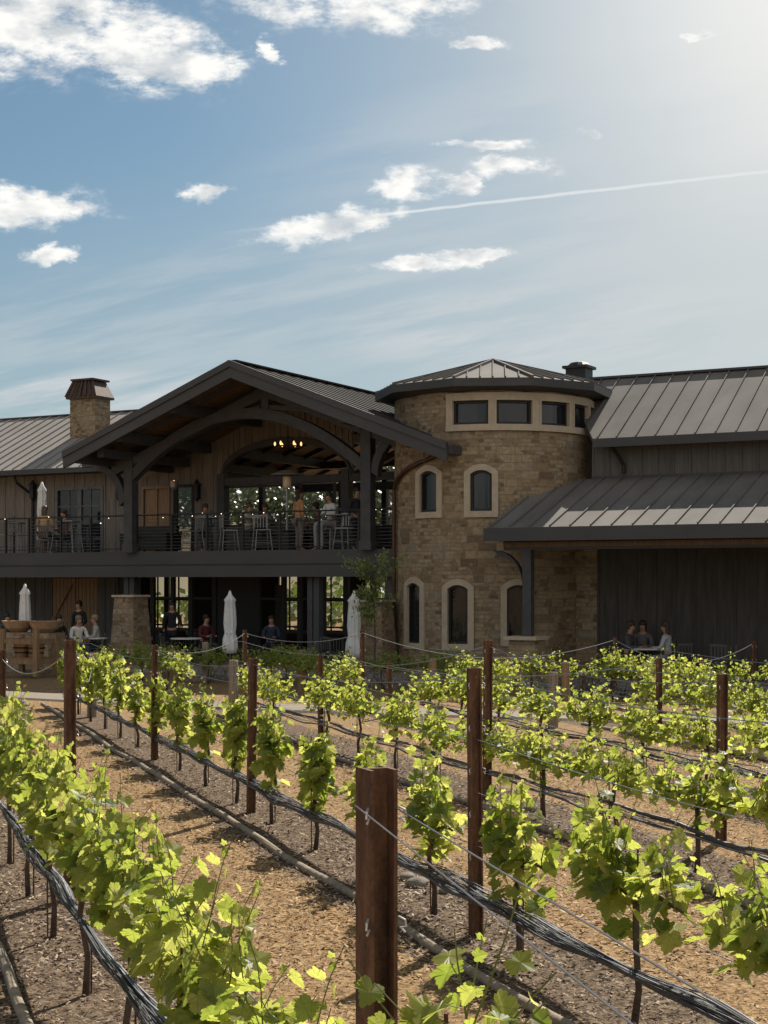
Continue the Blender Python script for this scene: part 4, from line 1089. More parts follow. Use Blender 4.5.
def bowl(loc, label):
    t = thing('planter_bowl', label, 'planter', loc, 0, 'tan bowl planters'); mb = MB(); mb.lathe([(.2, 0), (.36, .12), (.46, .3), (.48, .32), (.44, .32), (.38, .26)], 22); mb.build('bowl', mat('terracotta_tan', (.33, .21, .12), .8), t)
    mb = MB(); mb.lathe([(.4, .25), (.1, .27)], 16); mb.build('soil', M_soil, t)
v = -6.3; c = U(29, v)
for i, (du, lab) in enumerate(((-.24, 'wooden barrel at the left of the planter rack shelf'), (.24, 'wooden barrel at the right of the planter rack shelf'))): barrel(BW(c+du, v, .512), lab, .2, .36)
v = -3.2; c = U(36, v)
for du, lab in ((-.62, 'wide tan bowl behind the left end of the planter rack'), (.34, 'wide tan bowl behind the right end of the planter rack')): bowl(BW(c+du, v, 1.0), lab)
mb = MB(); mb.box(-1.0, .75, -.35, .35, 0, .94); lw = mb.build('planter_ledge', M_stoneS, uv=True); lw.location = BW(c, v, .06); lw.rotation_euler = (0, 0, -A); tag(lw, 'low stone ledge that carries the two tan bowls', 'ledge')
mb = MB(); mb.box(-.5, .5, -.5, .5, 0, .55); cr = mb.build('dark_planter_box', M_dark); cr.location = BW(U(-2, -2.4), -2.4, .06); cr.rotation_euler = (0, 0, -A); tag(cr, 'dark square planter box by the left umbrella', 'planter')

# ------------------------------------------------------------------ people
def skin_mesh(verts, edges, rad, root=0, sub=1):
    me = bpy.data.meshes.new('tmp'); me.from_pydata(verts, edges, []); o = bpy.data.objects.new('tmp', me); C.objects.link(o)
    o.modifiers.new('s', 'SKIN'); 
    for i, d in enumerate(me.skin_vertices[0].data): rr = rad[i]; d.radius = rr if isinstance(rr, tuple) else (rr, rr); d.use_root = (i == root)
    sb = o.modifiers.new('b', 'SUBSURF'); sb.levels = sub; sb.render_levels = sub
    dg = bpy.context.evaluated_depsgraph_get(); m2 = bpy.data.meshes.new_from_object(o.evaluated_get(dg)); bpy.data.objects.remove(o); bpy.data.meshes.remove(me)
    for p in m2.polygons: p.use_smooth = True
    return m2
def person(loc, rz, label, pose='sit', top=(.3,.3,.3), legs=(.03,.03,.04), hair=(.03,.02,.015), long_hair=False, seath=.45, sk=M_skin):
    """faces local -Y"""
    t = thing('person', label, 'person', loc, rz)
    hip = seath+.09 if pose == 'sit' else .92
    ln = .06 if pose == 'sit' else .0
    J = {'pel': (0, 0, hip), 'wai': (0, .01, hip+.18), 'che': (0, -ln*.4, hip+.38), 'shc': (0, -ln*.6, hip+.5), 'neck': (0, -ln*.7-.01, hip+.58), 'jaw': (0, -ln-.035, hip+.655), 'head': (0, -ln-.02, hip+.74), 'crn': (0, -ln, hip+.815), 'nose': (0, -ln-.125, hip+.70)}
    Rr = {'pel': (.15, .11), 'wai': (.125, .095), 'che': (.15, .105), 'shc': (.12, .085), 'neck': .05, 'jaw': .066, 'head': (.078, .092), 'crn': .06, 'nose': .014}
    E = [('pel','wai'),('wai','che'),('che','shc'),('shc','neck'),('neck','jaw'),('jaw','head'),('head','crn'),('jaw','nose')]
    for s, sg in (('l', -1), ('r', 1)):
        J['sh'+s] = (sg*.185, -ln*.5, hip+.475); Rr['sh'+s] = .055
        if pose == 'sit':
            J['el'+s] = (sg*.25, -.1, hip+.22); J['wr'+s] = (sg*.15, -.33, hip+.22); J['ha'+s] = (sg*.12, -.41, hip+.23)
            J['hp'+s] = (sg*.09, -.03, hip-.03); J['kn'+s] = (sg*.13, -.46, seath+.06); J['an'+s] = (sg*.13, -.44, .08); J['to'+s] = (sg*.14, -.6, .035)
        else:
            J['el'+s] = (sg*.25, .03, hip+.2); J['wr'+s] = (sg*.24, -.14*(1 if sg > 0 else 0)-.02, hip+.02+(.12 if sg > 0 else 0)); J['ha'+s] = (sg*.235, -.2*(1 if sg > 0 else 0)-.03, hip-.06+(.16 if sg > 0 else 0))
            J['hp'+s] = (sg*.09, 0, hip-.06); J['kn'+s] = (sg*.1, -.02, .5); J['an'+s] = (sg*.11, .01, .09); J['to'+s] = (sg*.13, -.15, .035)
        Rr.update({'el'+s: .042, 'wr'+s: .028, 'ha'+s: .032, 'hp'+s: .095, 'kn'+s: .06, 'an'+s: .042, 'to'+s: .035})
        E += [('shc','sh'+s),('sh'+s,'el'+s),('el'+s,'wr'+s),('wr'+s,'ha'+s),('pel','hp'+s),('hp'+s,'kn'+s),('kn'+s,'an'+s),('an'+s,'to'+s)]
    def mk(keys, grow, name, m):
        ks = [k for k in J if k in keys]; ix = {k: i for i, k in enumerate(ks)}
        ra = [tuple(c+grow for c in Rr[k]) if isinstance(Rr[k], tuple) else Rr[k]+grow for k in ks]
        me = skin_mesh([J[k] for k in ks], [(ix[a], ix[b]) for a, b in E if a in ix and b in ix], ra, ix.get('pel', 0), 1)
        me.name = name; me.materials.append(m); o = bpy.data.objects.new(name, me); C.objects.link(o); o.parent = t; return o
    mk(set(J), 0, 'body', sk)
    mk({'pel','wai','che','shc','shl','shr','ell','elr','wrl','wrr'}, .014, 'shirt', cloth('cloth_%02d%02d%02d' % tuple(int(c*99) for c in top), top))
    mk({'pel','hpl','hpr','knl','knr','anl','anr'}, .013, 'trousers', cloth('cloth_%02d%02d%02d' % tuple(int(c*99) for c in legs), legs))
    hd = Vector(J['head']); hm = MB(); prof = [(.085, -.02), (.105, .03), (.1, .08), (.06, .12), (.01, .13)]
    hm.lathe(prof, 14, (hd.x, hd.y+.022, hd.z), sx=.92, sy=1.05)
    if long_hair: hm.lathe([(.06, -.34), (.085, -.2), (.095, -.05), (.08, .05)], 12, (hd.x, hd.y+.07, hd.z), sx=1, sy=.6)
    else: hm.lathe([(.07, -.08), (.09, -.02), (.09, .05)], 12, (hd.x, hd.y+.045, hd.z), sx=1, sy=.8)
    hm.build('hair', mat('hair_%02d%02d' % (int(hair[0]*99), int(hair[1]*99)), hair, .6), t, smooth=True)
    for sg in (-1, 1): e = MB(); e.lathe([(.003, -.008), (.009, 0), (.003, .008)], 6, (sg*.03, hd.y-.092, hd.z-.005)); e.build('eye', M_dark, t)
    return t
def face(deg): return R(deg)-A
person(BW(U(299, .9), .9, ZD), face(150), 'standing woman in an orange tan jacket with long dark hair on the deck', 'stand', (.42, .22, .10), (.16, .14, .13), (.03, .018, .012), True)
person(BW(U(331, 1.1), 1.1, ZD), face(-20), 'seated woman in a white top beside the high table on the deck', 'sit', (.6, .6, .6), (.3, .3, .32), (.025, .018, .015), True, .72)
person(BW(U(357, 1.0), 1.0, ZD), face(60), 'standing man in dark clothes next to the right deck post', 'stand', (.03, .03, .035), (.02, .02, .025), (.03, .02, .015))
person(BW(U(44, .5), .5, ZD), face(200), 'person in tan clothes seated below the closed deck umbrella', 'sit', (.42, .28, .14), (.12, .08, .06), (.08, .05, .03), True, .55)
person(BW(U(265, 1.9), 1.9, ZD), face(30), 'seated man in dark blue by the sofa on the deck', 'sit', (.05, .06, .09), (.05, .05, .06), (.06, .04, .03), False, .5)
person(BW(U(58, -1.4), -1.4, .06), face(60), 'seated person in black by the tan barn doors', 'sit', (.015, .015, .018), (.02, .02, .02), (.02, .015, .01))
person(BW(U(78, -1.9), -1.9, .06), face(60), 'seated woman in a white blouse at the patio table', 'sit', (.6, .58, .55), (.05, .06, .09), (.2, .13, .08))
person(BW(U(97, -1.1), -1.1, .06), face(-50), 'seated woman in a pale grey top facing the white blouse', 'sit', (.35, .33, .31), (.05, .06, .09), (.25, .17, .1))
person(BW(U(79, .6), .6, .06), face(0), 'standing waiter in black in front of the barn doors', 'stand', (.015, .015, .018), (.02, .02, .02), (.02, .015, .01))
person(BW(U(172, .6), .6, .06), face(30), 'person in black standing in the dark under the deck', 'stand', (.02, .02, .022), (.02, .02, .02), (.02, .015, .01))
person(BW(U(628, -.3), -.3, .06), face(90), 'seated man in a charcoal shirt at the porch table', 'sit', (.07, .07, .075), (.03, .03, .04), (.05, .035, .02))
person(BW(U(643, .3), .3, .06), face(10), 'seated person in dark grey behind the porch table', 'sit', (.13, .12, .12), (.03, .03, .04), (.03, .02, .015), True)
person(BW(U(668, -.3), -.3, .06), face(-90), 'seated woman in a pale grey top at the right of the porch table', 'sit', (.42, .42, .44), (.2, .2, .24), (.06, .04, .02), True)
for x, vv, rz, lab, tp, hr, lh in [(205, 1.2, 40, 'seated man in a grey blue shirt behind the splayed-leg bar chairs on the deck', (.14, .17, .22), (.05, .03, .02), False), (66, 1.9, -30, 'seated woman in a maroon top by the deck French window', (.14, .03, .03), (.04, .02, .015), True), (248, 1.5, 70, 'seated woman in a cream top left of the tall heater on the deck', (.45, .41, .33), (.12, .07, .03), True), (318, 2.0, -60, 'seated man in a brown shirt behind the woman in orange tan', (.12, .07, .04), (.03, .02, .015), False)]:
    person(BW(U(x, vv), vv, ZD), face(rz), lab, 'sit', tp, (.04, .04, .05), hr, lh, .5); put(chairP, cu, BW(U(x, vv), vv, ZD), face(rz), 'metal chair under the ' + ' '.join(lab.split('seated ')[1].split()[:12]), 'metal chairs on the deck')
for x, vv, rz, lab, tp in [(150, .9, -40, 'seated person in dark green behind the stone pillar under the deck', (.03, .05, .03)), (205, .9, 70, 'seated person in dark red in the shade under the deck', (.09, .02, .02)), (272, 1.2, 20, 'seated person in navy in the shade right of the closed umbrella', (.03, .035, .07)), (6, -.6, 70, 'seated person in dark grey at the far left of the patio', (.06, .06, .06))]:
    person(BW(U(x, vv), vv, .06), face(rz), lab, 'sit', tp, (.03, .03, .04), (.03, .02, .015), x % 2 == 0); put(chairP, cu, BW(U(x, vv), vv, .06), face(rz), 'metal chair under the ' + ' '.join(lab.split('seated ')[1].split()[:12]), 'metal chairs on the lower patio')
for x, vv, rz, lab in [(58, -1.4, 60, 'metal chair under the person in black by the barn doors'), (78, -1.9, 60, 'metal chair under the woman in the white blouse'), (97, -1.1, -50, 'metal chair under the woman in the pale grey top'), (628, -.3, 90, 'metal chair under the man in charcoal on the porch'), (643, .3, 10, 'metal chair behind the porch table'), (668, -.3, -90, 'metal chair under the woman in pale grey on the porch')]:
    put(chairP, cu, BW(U(x, vv), vv, .06), face(rz), lab, 'metal chairs on the lower patio')
for x, vv, rz, lab in [(331, 1.1, -20, 'metal bar chair under the woman in white on the deck')]: put(hiP, hu, BW(U(x, vv), vv, ZD), face(rz), lab, 'metal bar chairs on the deck')
put(chairP, cu, BW(U(265, 1.9), 1.9, ZD), face(30), 'metal chair under the man in dark blue on the deck', 'metal chairs on the deck'); put(chairP, cu, BW(U(44, .5), .5, ZD), face(200), 'metal chair under the person in tan on the deck', 'metal chairs on the deck')
def glasses():
    r = random.Random(4)
    for x, v, h, z0, where in [(211, .7, 1.022, ZD, 'the high table behind the railing'), (258, 1.5, 1.022, ZD, 'the high table by the tall heater'), (338, 1.0, 1.022, ZD, 'the high table by the man in dark clothes'), (14, 1.0, 1.022, ZD, 'the leftmost high table'), (68, 1.0, 1.022, ZD, 'the high table by the French window'), (186, -.2, .742, .06, 'the white table under the deck')]:
        t = thing('wine_glass', 'clear wine glass standing on ' + where, 'glass', BW(U(x, v)+.1, v-.1, z0+h)); mb = MB(); mb.lathe([(.035, 0), (.035, .004), (.005, .01), (.005, .08), (.035, .11), (.04, .16), (.033, .2)], 12); mb.build('bowl', M_glass, t)
glasses()

# ------------------------------------------------------------------ vine leaves and vines
def leaf_template(teeth):
    half = [(.0, .0), (.12, -.13), (.33, -.15), (.47, .02), (.43, .16), (.60, .30), (.52, .50), (.33, .50), (.27, .66), (.12, .86), (0, 1.0)]
    pts = []
    for i in range(len(half)-1):
        a, b = Vector(half[i]), Vector(half[i+1]); pts.append(a)
        if teeth and i > 0:
            d = (b-a); nn = Vector((d.y, -d.x)).normalized(); pts.append(a+d*.45+nn*.035); pts.append(a+d*.6-nn*.02)
    pts.append(Vector(half[-1]))
    full = pts + [Vector((-p.x, p.y)) for p in reversed(pts[1:-1])]
    return [(p.x, p.y) for p in full]
LT = {True: leaf_template(True), False: leaf_template(False)}
def add_leaf(mb, base, direc, normal, size, teeth, r, mi=0):
    d = Vector(direc).normalized(); n = Vector(normal); n = (n-d*n.dot(d)); 
    if n.length < 1e-4: n = d.orthogonal()
    n.normalize(); s = d.cross(n); base = Vector(base)
    cup = r.uniform(-.25, .35); droop = r.uniform(-.1, .4); wav = r.uniform(0, 6); fold = r.uniform(.0, .3)
    o = len(mb.v)
    def P(x, y):
        z = cup*(x*x+(y-.4)**2)*.9 - droop*y*y*.5 + fold*abs(x)*.6 + .05*math.sin(7*x+wav)
        return base + (s*x + d*y + n*z)*size
    T = LT[teeth]; k = len(T)
    mb.v.append(tuple(P(0, .36))); mb.v += [tuple(P(x, y)) for x, y in T]; mb.luv = getattr(mb, 'luv', []); mb.luv.append((0, .36)); mb.luv += T
    for i in range(k): mb.f.append((o, o+1+i, o+1+(i+1) % k)); mb.mi.append(mi)
def make_vine(seed, zc=.72, ztop=1.4, half=.6, depth=.16, nshoot=14, leaf=.10, per=14, teeth=False, zlow=None, stake=True, extra=0, tall=0):
    r = random.Random(seed); t = thing('grapevine', 'vine', 'grapevine')
    tr = MB(); x0, y0 = r.uniform(-.03, .03), r.uniform(-.05, .05)
    pts = [(0, 0, -.05), (x0*.6, y0, zc*.3), (-x0, y0*1.4, zc*.62), (x0*.5, y0*.4, zc)]
    tr.tube(pts, [.024, .019, .018, .02], 7)
    for sg in (-1, 1):
        tr.tube([(x0*.5, y0*.4, zc-.03), (x0, sg*half*.35, zc+.03+r.uniform(-.02, .03)), (0, sg*half*.75, zc+.02)], [.016, .013, .008], 6)
    tr.build('trunk', M_bark, t, smooth=True)
    if stake:
        st = MB(); st.tube([(.04, .03, -.05), (.045, .03, zc+.25)], .006, 5); st.build('stake', M_rust, t)
    sh = MB(); lf = MB()
    for k in range(nshoot):
        yy = r.uniform(-half, half)*.95; h = (ztop-zc)*r.uniform(.5, 1.0)*(1 if r.random() > .2 else 1.38) + (tall if k == 0 else 0)
        b = Vector((r.uniform(-.03, .03), yy*.85, zc+r.uniform(-.03, .03))); lx, ly = r.uniform(-1, 1)*depth*1.2, r.uniform(-.25, .25)
        sp = []; m = 6
        for i in range(m+1):
            q = i/m; sp.append(b+Vector((lx*q*q+.02*math.sin(5*q+k), ly*q+.02*math.cos(4*q+k), h*q)))
        sh.tube(sp, [.0045*(1-.6*i/m) for i in range(m+1)], 4)
        nl = int(per*(h/(ztop-zc)+.2))
        for i in range(nl):
            q = (i+.5*r.random())/nl; p = b+Vector((lx*q*q, ly*q, h*q)); a = r.uniform(0, 6.283)
            out = Vector((math.cos(a)*1.0, math.sin(a)*.9, 0)); tip = q > .86
            sz = leaf*(1.12-.62*q)*r.uniform(.65, 1.2); 
            if tip: sz *= .5
            pet = out*r.uniform(.3, 1.0)*(depth*.7)*(1-.55*q); pb = p+pet+Vector((0, 0, r.uniform(-.02, .04)))
            if teeth and sz > .06: sh.tube([p, pb], .0016, 3, cap=False)
            d = out*r.uniform(.3, .9)+Vector((0, 0, r.uniform(-1.0, .25) if not tip else r.uniform(.2, 1)))
            nrm = Vector((r.gauss(0, .7), r.gauss(0, .7), r.uniform(.0, 1.1)))+out*.5
            add_leaf(lf, pb, d, nrm, sz, teeth and sz > .05, r, 1 if (tip and nshoot > 8 and r.random() < (.3 if teeth else .75)) else 0)
    lo = zc-.12 if zlow is None else zlow
    for k in range(extra):                                     # inner and hanging leaves
        q = r.random(); y = r.gauss(0, .5)*half; z = lo+(zc+.15-lo)*r.random()**.7; x = r.gauss(0, .45)*depth
        w = max(.25, min(1, (z-lo)/(zc-lo+.01)+.35)); a = r.uniform(0, 6.283); out = Vector((math.cos(a), math.sin(a), 0))
        add_leaf(lf, (x*w, y*w, z), out*.5+Vector((0, 0, r.uniform(-1, -.1))), out+Vector((0, 0, r.uniform(0, .7))), leaf*r.uniform(.7, 1.25), teeth, r, 0)
    lf.add(sh.v, sh.f, 2); lo_ = lf.build('foliage', [M_leaf, M_tip, M_shoot], t)
    L_ = lf.luv + [(5, 5)]*(len(lf.v)-len(lf.luv)); ul = lo_.data.uv_layers.new(name='UVMap'); idx = np.zeros(len(lo_.data.loops), dtype=np.int32); lo_.data.loops.foreach_get('vertex_index', idx)
    ul.data.foreach_set('uv', np.array(L_, dtype=np.float32)[idx].ravel())
    return t
VA = [make_vine(100+i, .76, 1.34, .76, .14, 16, .122, 12, True, zlow=.58, extra=26, tall=.32) for i in range(4)]
VB = [make_vine(200+i, .66, 1.22, .30+.08*(i % 3), .13, 9, .115, 13, True, zlow=.36+.04*(i % 2), extra=45) for i in range(4)]
VB2 = [make_vine(250+i, .72, 1.25, .70, .16, 14, .122, 12, True, zlow=.52, extra=36, tall=.1) for i in range(3)]
VC = [make_vine(300+i, .62, 1.12, .84, .17, 20, .098, 10, False, zlow=.44, extra=34, tall=.08) for i in range(5)]
protos_used = {}
def place_vine(P, loc, rz, label, group, sc=(1, 1, 1)):
    if P.name not in protos_used:
        protos_used[P.name] = 1; dup(P, (0, 0, 0), 0) if False else None
        KIDS.setdefault(P.name, [(c, [g for g in c.children]) for c in P.children])
        P.location = loc; P.rotation_euler = (0, 0, rz); P.scale = sc; P['label'] = label; P['group'] = group; return P
    return dup(P, loc, rz, label, group, sc)
rr = random.Random(11)
LOOK = ['bright green leafy', 'pale green', 'dense green', 'sunlit yellow green', 'loose leafy']
ROWN = ['first', 'second', 'third', 'fourth', 'fifth', 'sixth', 'seventh', 'eighth', 'ninth']
ROWU = [1.32 + 2.68*i for i in range(9)]
def vis(p, m=60, zt=1.5):
    x = 384+p.x/p.y*F if p.y > 1 else -999
    return -m < x < 768+m
def rot(): return ROWRZ + (math.pi if rr.random() < .5 else 0) + rr.uniform(-.06, .06)
for ri, u in enumerate(ROWU):
    n1 = n2 = 0
    s = {0: 4.55, 1: 5.7}.get(ri, 3.2 + rr.random())
    step = 1.45
    while s < 55:
        p = RW(u, s); yl = path_y(p.x)
        main = p.y < yl-1.7; second = p.y > yl+1.6
        vfar = ((p.y-D0)*CA + p.x*SA)                          # building v
        ok = main or (second and vfar < -5.6 and ri >= 2)
        if ri == 0 and p.y > 30: ok = False
        if ok and vis(p, 90 + 500/p.y*1.5) and p.y > 3:
            p.z = ground_h(p.x, p.y)-.01; far = p.y
            if main: n1 += 1; k = n1
            else: n2 += 1; k = n2
            if ri == 0: P = rr.choice(VA); sc = (1, 1, rr.uniform(.95, 1.04))
            elif ri == 1 and s > 9.3: P = rr.choice(VB); sc = (1, 1.1, rr.uniform(.82, 1.0)*(1.12 if s > 14 else 1))
            elif ri == 1: P = VB[2] if 8 < s < 9 else rr.choice(VB2); sc = (1, 1, .98)
            else: P = rr.choice(VC); q = rr.uniform(.82, 1.02); sc = (rr.uniform(.9, 1.2), rr.uniform(.9, 1.05), q)
            if rr.random() < .02 and ri > 1: s += step; continue
            if ri == 0 and k == 1: sc = (1, .8, .9)
            look = LOOK[0 if ri < 2 else rr.randrange(5)]
            if ri == 1 and s > 9.3: look = 'small upright green'
            lab = f"{look} grapevine, {ORD[min(k-1, 23)]} from the near end of the {ROWN[ri]} vine row" if main else f"{look} grapevine beyond the footpath, {ORD[min(k-1, 23)]} in the far part of {ROWN[ri]} row"
            place_vine(P, p, rot(), lab, f"grapevines of the {ROWN[ri]} row", sc)
        s += step if ri else 1.42
sparse = make_vine(777, 1.08, 1.55, .34, .14, 7, .12, 6, True, zlow=.95, extra=4, tall=.1)
p_ = RW(1.36, 3.42); sparse.location = (p_.x, p_.y, 0); sparse.rotation_euler = (0, 0, ROWRZ); tag(sparse, 'sparse young shoots of a grapevine just right of the nearest steel post', None, 'grapevines of the first row')
for P in VA+VB+VB2+VC:
    if P.name not in protos_used:
        for c in list(P.children): bpy.data.objects.remove(c)
        bpy.data.objects.remove(P)

# a low wide row just in front of the building on the right half, parallel to the facade
k = 0
def far_row(v, x0, x1, nm):
    global k
    ua, ub = U(x0, v), U(x1, v); n = int((ub-ua)/1.15)
    for i in range(n+1):
        uu = ua+(ub-ua)*i/n; p = BW(uu, v); p.z = 0
        place_vine(rr.choice(VC), p, -A+math.pi/2+rr.uniform(-.1, .1), f"green grapevine, {ORD[min(i, 23)]} from the left in the row nearest the building {nm}", 'grapevines in front of the building', (1, .9, rr.uniform(.78, .9)))
VC = [P for P in VC if P.name in protos_used]
far_row(-6.0, 118, 172, 'by the stone pillar'); far_row(-6.1, 208, 300, 'under the deck'); far_row(-6.3, 335, 820, 'before tower and porch')

# silvery shrubs at the feet of the far row
def shrub(loc, label, mtl, h=.45, w=.45, n=420, seed=1, name='silver_shrub', leaf=.035, grp=None):
    r = random.Random(seed); t = thing(name, label, 'shrub', loc, 0, grp); st = MB(); lf = MB()
    for i in range(14):
        a = r.uniform(0, 6.283); q = r.uniform(.2, .9); st.tube([(0, 0, 0), (math.cos(a)*q*w*.6, math.sin(a)*q*w*.6, h*r.uniform(.6, .95))], .005, 4)
    for i in range(n):
        a = r.uniform(0, 6.283); q = r.random()**.5; e = r.random(); x, y = math.cos(a)*q*w, math.sin(a)*q*w; z = h*(.1+.9*e)*(1-.5*q*q)
        d = Vector((r.uniform(-1, 1), r.uniform(-1, 1), r.uniform(.2, 1.4))).normalized()*leaf*r.uniform(.8, 1.6); s = d.orthogonal().normalized()*leaf*.35; p = Vector((x, y, z))
        lf.add([p, p+d*.5+s, p+d, p+d*.5-s], [(0,1,2,3)])
    st.build('stem', M_bark, t); lf.build('foliage', mtl, t); return t
sh0 = None
SX = [343, 362, 384, 412, 438, 452, 540, 574, 590, 606, 622, 638, 736, 752, 770, 640, 210, 226, 246, 560]
for i, x in enumerate(SX):
    v = -5.3 + .5*math.sin(i*2.3); lab = f"silver grey shrub in front of the building, {'left' if x < 300 else 'middle' if x < 500 else 'right'} bed, number {i+1} along it"
    if x >= 540: lab = f"silver grey shrub at the vines before the dark porch, {ORD[sorted([q for q in SX if q >= 540]).index(x)]} from the left"
    elif x >= 343: lab = f"silver grey shrub at the vines before the tower, {ORD[sorted([q for q in SX if 343 <= q < 540]).index(x)]} from the left"
    else: lab = f"silver grey shrub below the long deck, {ORD[sorted([q for q in SX if q < 300]).index(x)]} from the left"
    p = BW(U(x, v), v, .0)
    if sh0 is None: sh0 = shrub(p, lab, M_sage, seed=3, grp='silver grey shrubs'); KIDS[sh0.name] = [(c, []) for c in sh0.children]
    else: dup(sh0, p, i*1.3, lab, None, (1+.2*math.sin(i), 1+.2*math.cos(i), .9+.2*math.sin(i*1.7)))

# small green tree before the second pillar
def small_tree():
    p = BW(U(374, -3.2), -3.2, 0); t = thing('small_tree', 'small feathery green tree before the pillar left of the tower', 'tree', p); r = random.Random(9)
    tr = MB(); tr.tube([(0, 0, 0), (.03, 0, .7), (0, .02, 1.3), (-.05, 0, 1.9)], [.035, .028, .02, .01], 7); lf = MB()
    for i in range(26):
        z0 = r.uniform(.95, 1.9); a = r.uniform(0, 6.283); L = r.uniform(.3, .95)*(1.15 if z0 > 1.5 else .75); e = Vector((math.cos(a)*L, math.sin(a)*L, r.uniform(.1, .5)*L)); b = Vector((0, 0, z0)); tr.tube([b, b+e*.5+Vector((0,0,.05)), b+e], [.01, .007, .003], 4)
        for q in range(60):
            f = r.uniform(.3, 1.05); c = b+e*f+Vector((r.gauss(0, .07), r.gauss(0, .07), r.gauss(0, .05))); d = Vector((r.uniform(-1,1), r.uniform(-1,1), r.uniform(-.5,.8))).normalized()*r.uniform(.06, .11); s = d.orthogonal().normalized()*.026
            lf.add([c, c+d*.5+s, c+d, c+d*.5-s], [(0,1,2,3)])
    tr.build('trunk', M_bark, t); lf.build('crown', M_shrub, t); t.scale = (.85, .85, 1.4)
small_tree()

# ------------------------------------------------------------------ posts
def i_post(loc, h, label, rz=ROWRZ, w=.105, d=.07, lean=0):
    t = thing('steel_post', label, 'post', loc, rz, 'rusted steel trellis posts'); t.rotation_euler = (lean*1.6, lean, rz)
    th = .011; mb = MB()
    # H section, web facing the viewer's left, open side right
    mb.box(-w/2, w/2, -th/2, th/2, -.1, h)
    for s_ in (-1, 1):
        mb.box(s_*w/2-(th if s_ > 0 else 0), s_*w/2+(th if s_ < 0 else 0), -d/2, -th/2-.001, -.1, h); mb.box(s_*w/2-(th if s_ > 0 else 0), s_*w/2+(th if s_ < 0 else 0), th/2+.001, d/2, -.1, h)
    mb.build('profile', M_rust, t)
    z = h-.12
    while z > .2:
        for s_ in (-1, 1):
            c = MB(); x = s_*(w/2+.004); pts = [(x, -d/2+.004, z+.022), (x+s_*.012, -d/2-.012, z+.015), (x+s_*.014, -d/2-.014, z-.002), (x+s_*.002, -d/2-.006, z-.004), (x+s_*.012, -d/2-.012, z-.018)]
            c.tube(pts, .0035, 5); c.build('wire_clip', M_clip, t)
        z -= .29
    return t
def at_ground(x, y): d = CAMZ*F/(y-HZ); return Vector(((x-384)/F*d, d, 0))
def post_top(p, ytop): return CAMZ-(ytop-HZ)*p.y/F
def n_post(x, yb, yt, label, **k):
    p = at_ground(x, yb); h = post_top(p, yt); p.z = ground_h(p.x, p.y) if p.y < 33 else 0; return i_post(p, h-p.z, label, **k), p, h
near = Vector((-.02, 3.98, 0))
i_post(near, post_top(near, 768), 'large rusted steel post nearest to the camera at the bottom centre', w=.078, d=.10, rz=.42)
PP = {}
STEEL = [(70, 900, 640, 'rusted steel post standing in the leftmost vine row by the left wall of leaves'),
         (476, 935, 668, 'tall rusted steel post right of the nearest post in the second row'),
         (251, 813, 658, 'rusted steel post left of centre in the second row'),
         (154, 760, 645, 'slim rusted steel post in front of the left stone pillar'),
         (487, 800, 640, 'slim rusted steel post just behind the tall right post, with a raised tip'),
         (321, 743, 655, 'slim rusted steel post below the middle of the deck'),
         (721, 842, 674, 'rusted steel post among leaves close to the right edge'),
         (659, 737, 658, 'short rusted steel post in front of the porch people'),
         (389, 717, 663, 'short dark steel post before the tower\'s left side'),
         (615, 695, 637, 'thin rusted post in the far row at the dark porch'),
         (753, 692, 641, 'thin rusted post in the far row at the right edge'),
         (363, 700, 630, 'thin rusted post before the small green tree'),
         (245, 706, 630, 'thin rusted post right of the closed umbrella under the deck'),
         (2, 795, 650, 'rusted steel post cut by the left edge of the picture')]
for x, yb, yt, lab in STEEL:
    o, p, h = n_post(x, yb, yt, lab, w=.084 if yb > 790 else .075, d=.065, lean=rr.uniform(-.01, .01)); PP[x] = (p, h)
WOODP = [(92, 717, 653, 'grey wooden end post right of the left steel post'), (173, 690, 650, 'tan wooden post right of the left stone pillar'), (233, 722, 660, 'leaning grey wooden post below the closed umbrella'),
         (206, 683, 642, 'short grey wooden post between pillar and closed umbrella'), (302, 692, 650, 'tan wooden post below the deck support'), (433, 697, 658, 'tan wooden post in front of the tower\'s arched windows'),
         (553, 728, 672, 'dark wooden post left of the stone pedestal vines'), (566, 701, 662, 'tan wooden post below the porch column pedestal'), (705, 707, 667, 'square tan wooden post in front of the porch at right'), (278, 0, 0, '')]
for x, yb, yt, lab in WOODP:
    if not yb: continue
    p = at_ground(x, yb); h = post_top(p, yt); t = thing('wooden_post', lab, 'post', p, ROWRZ, 'wooden end posts'); w = .085
    t.rotation_euler = (rr.uniform(-.03, .03), rr.uniform(-.03, .03), ROWRZ+rr.random())
    mb = MB(); mb.lathe([(w*1.05, -.1), (w, h*.5), (w*.97, h-.02), (w*.8, h)], 12); mb.build('shaft', M_wood if 'tan' in lab else M_woodg, t)
    mb = MB(); 
    for z in (h-.25, h-.28): mb.lathe([(w+.002, z), (w+.008, z+.005), (w+.008, z+.012), (w+.002, z+.017)], 12)
    mb.build('wire_wrap', M_wire, t)

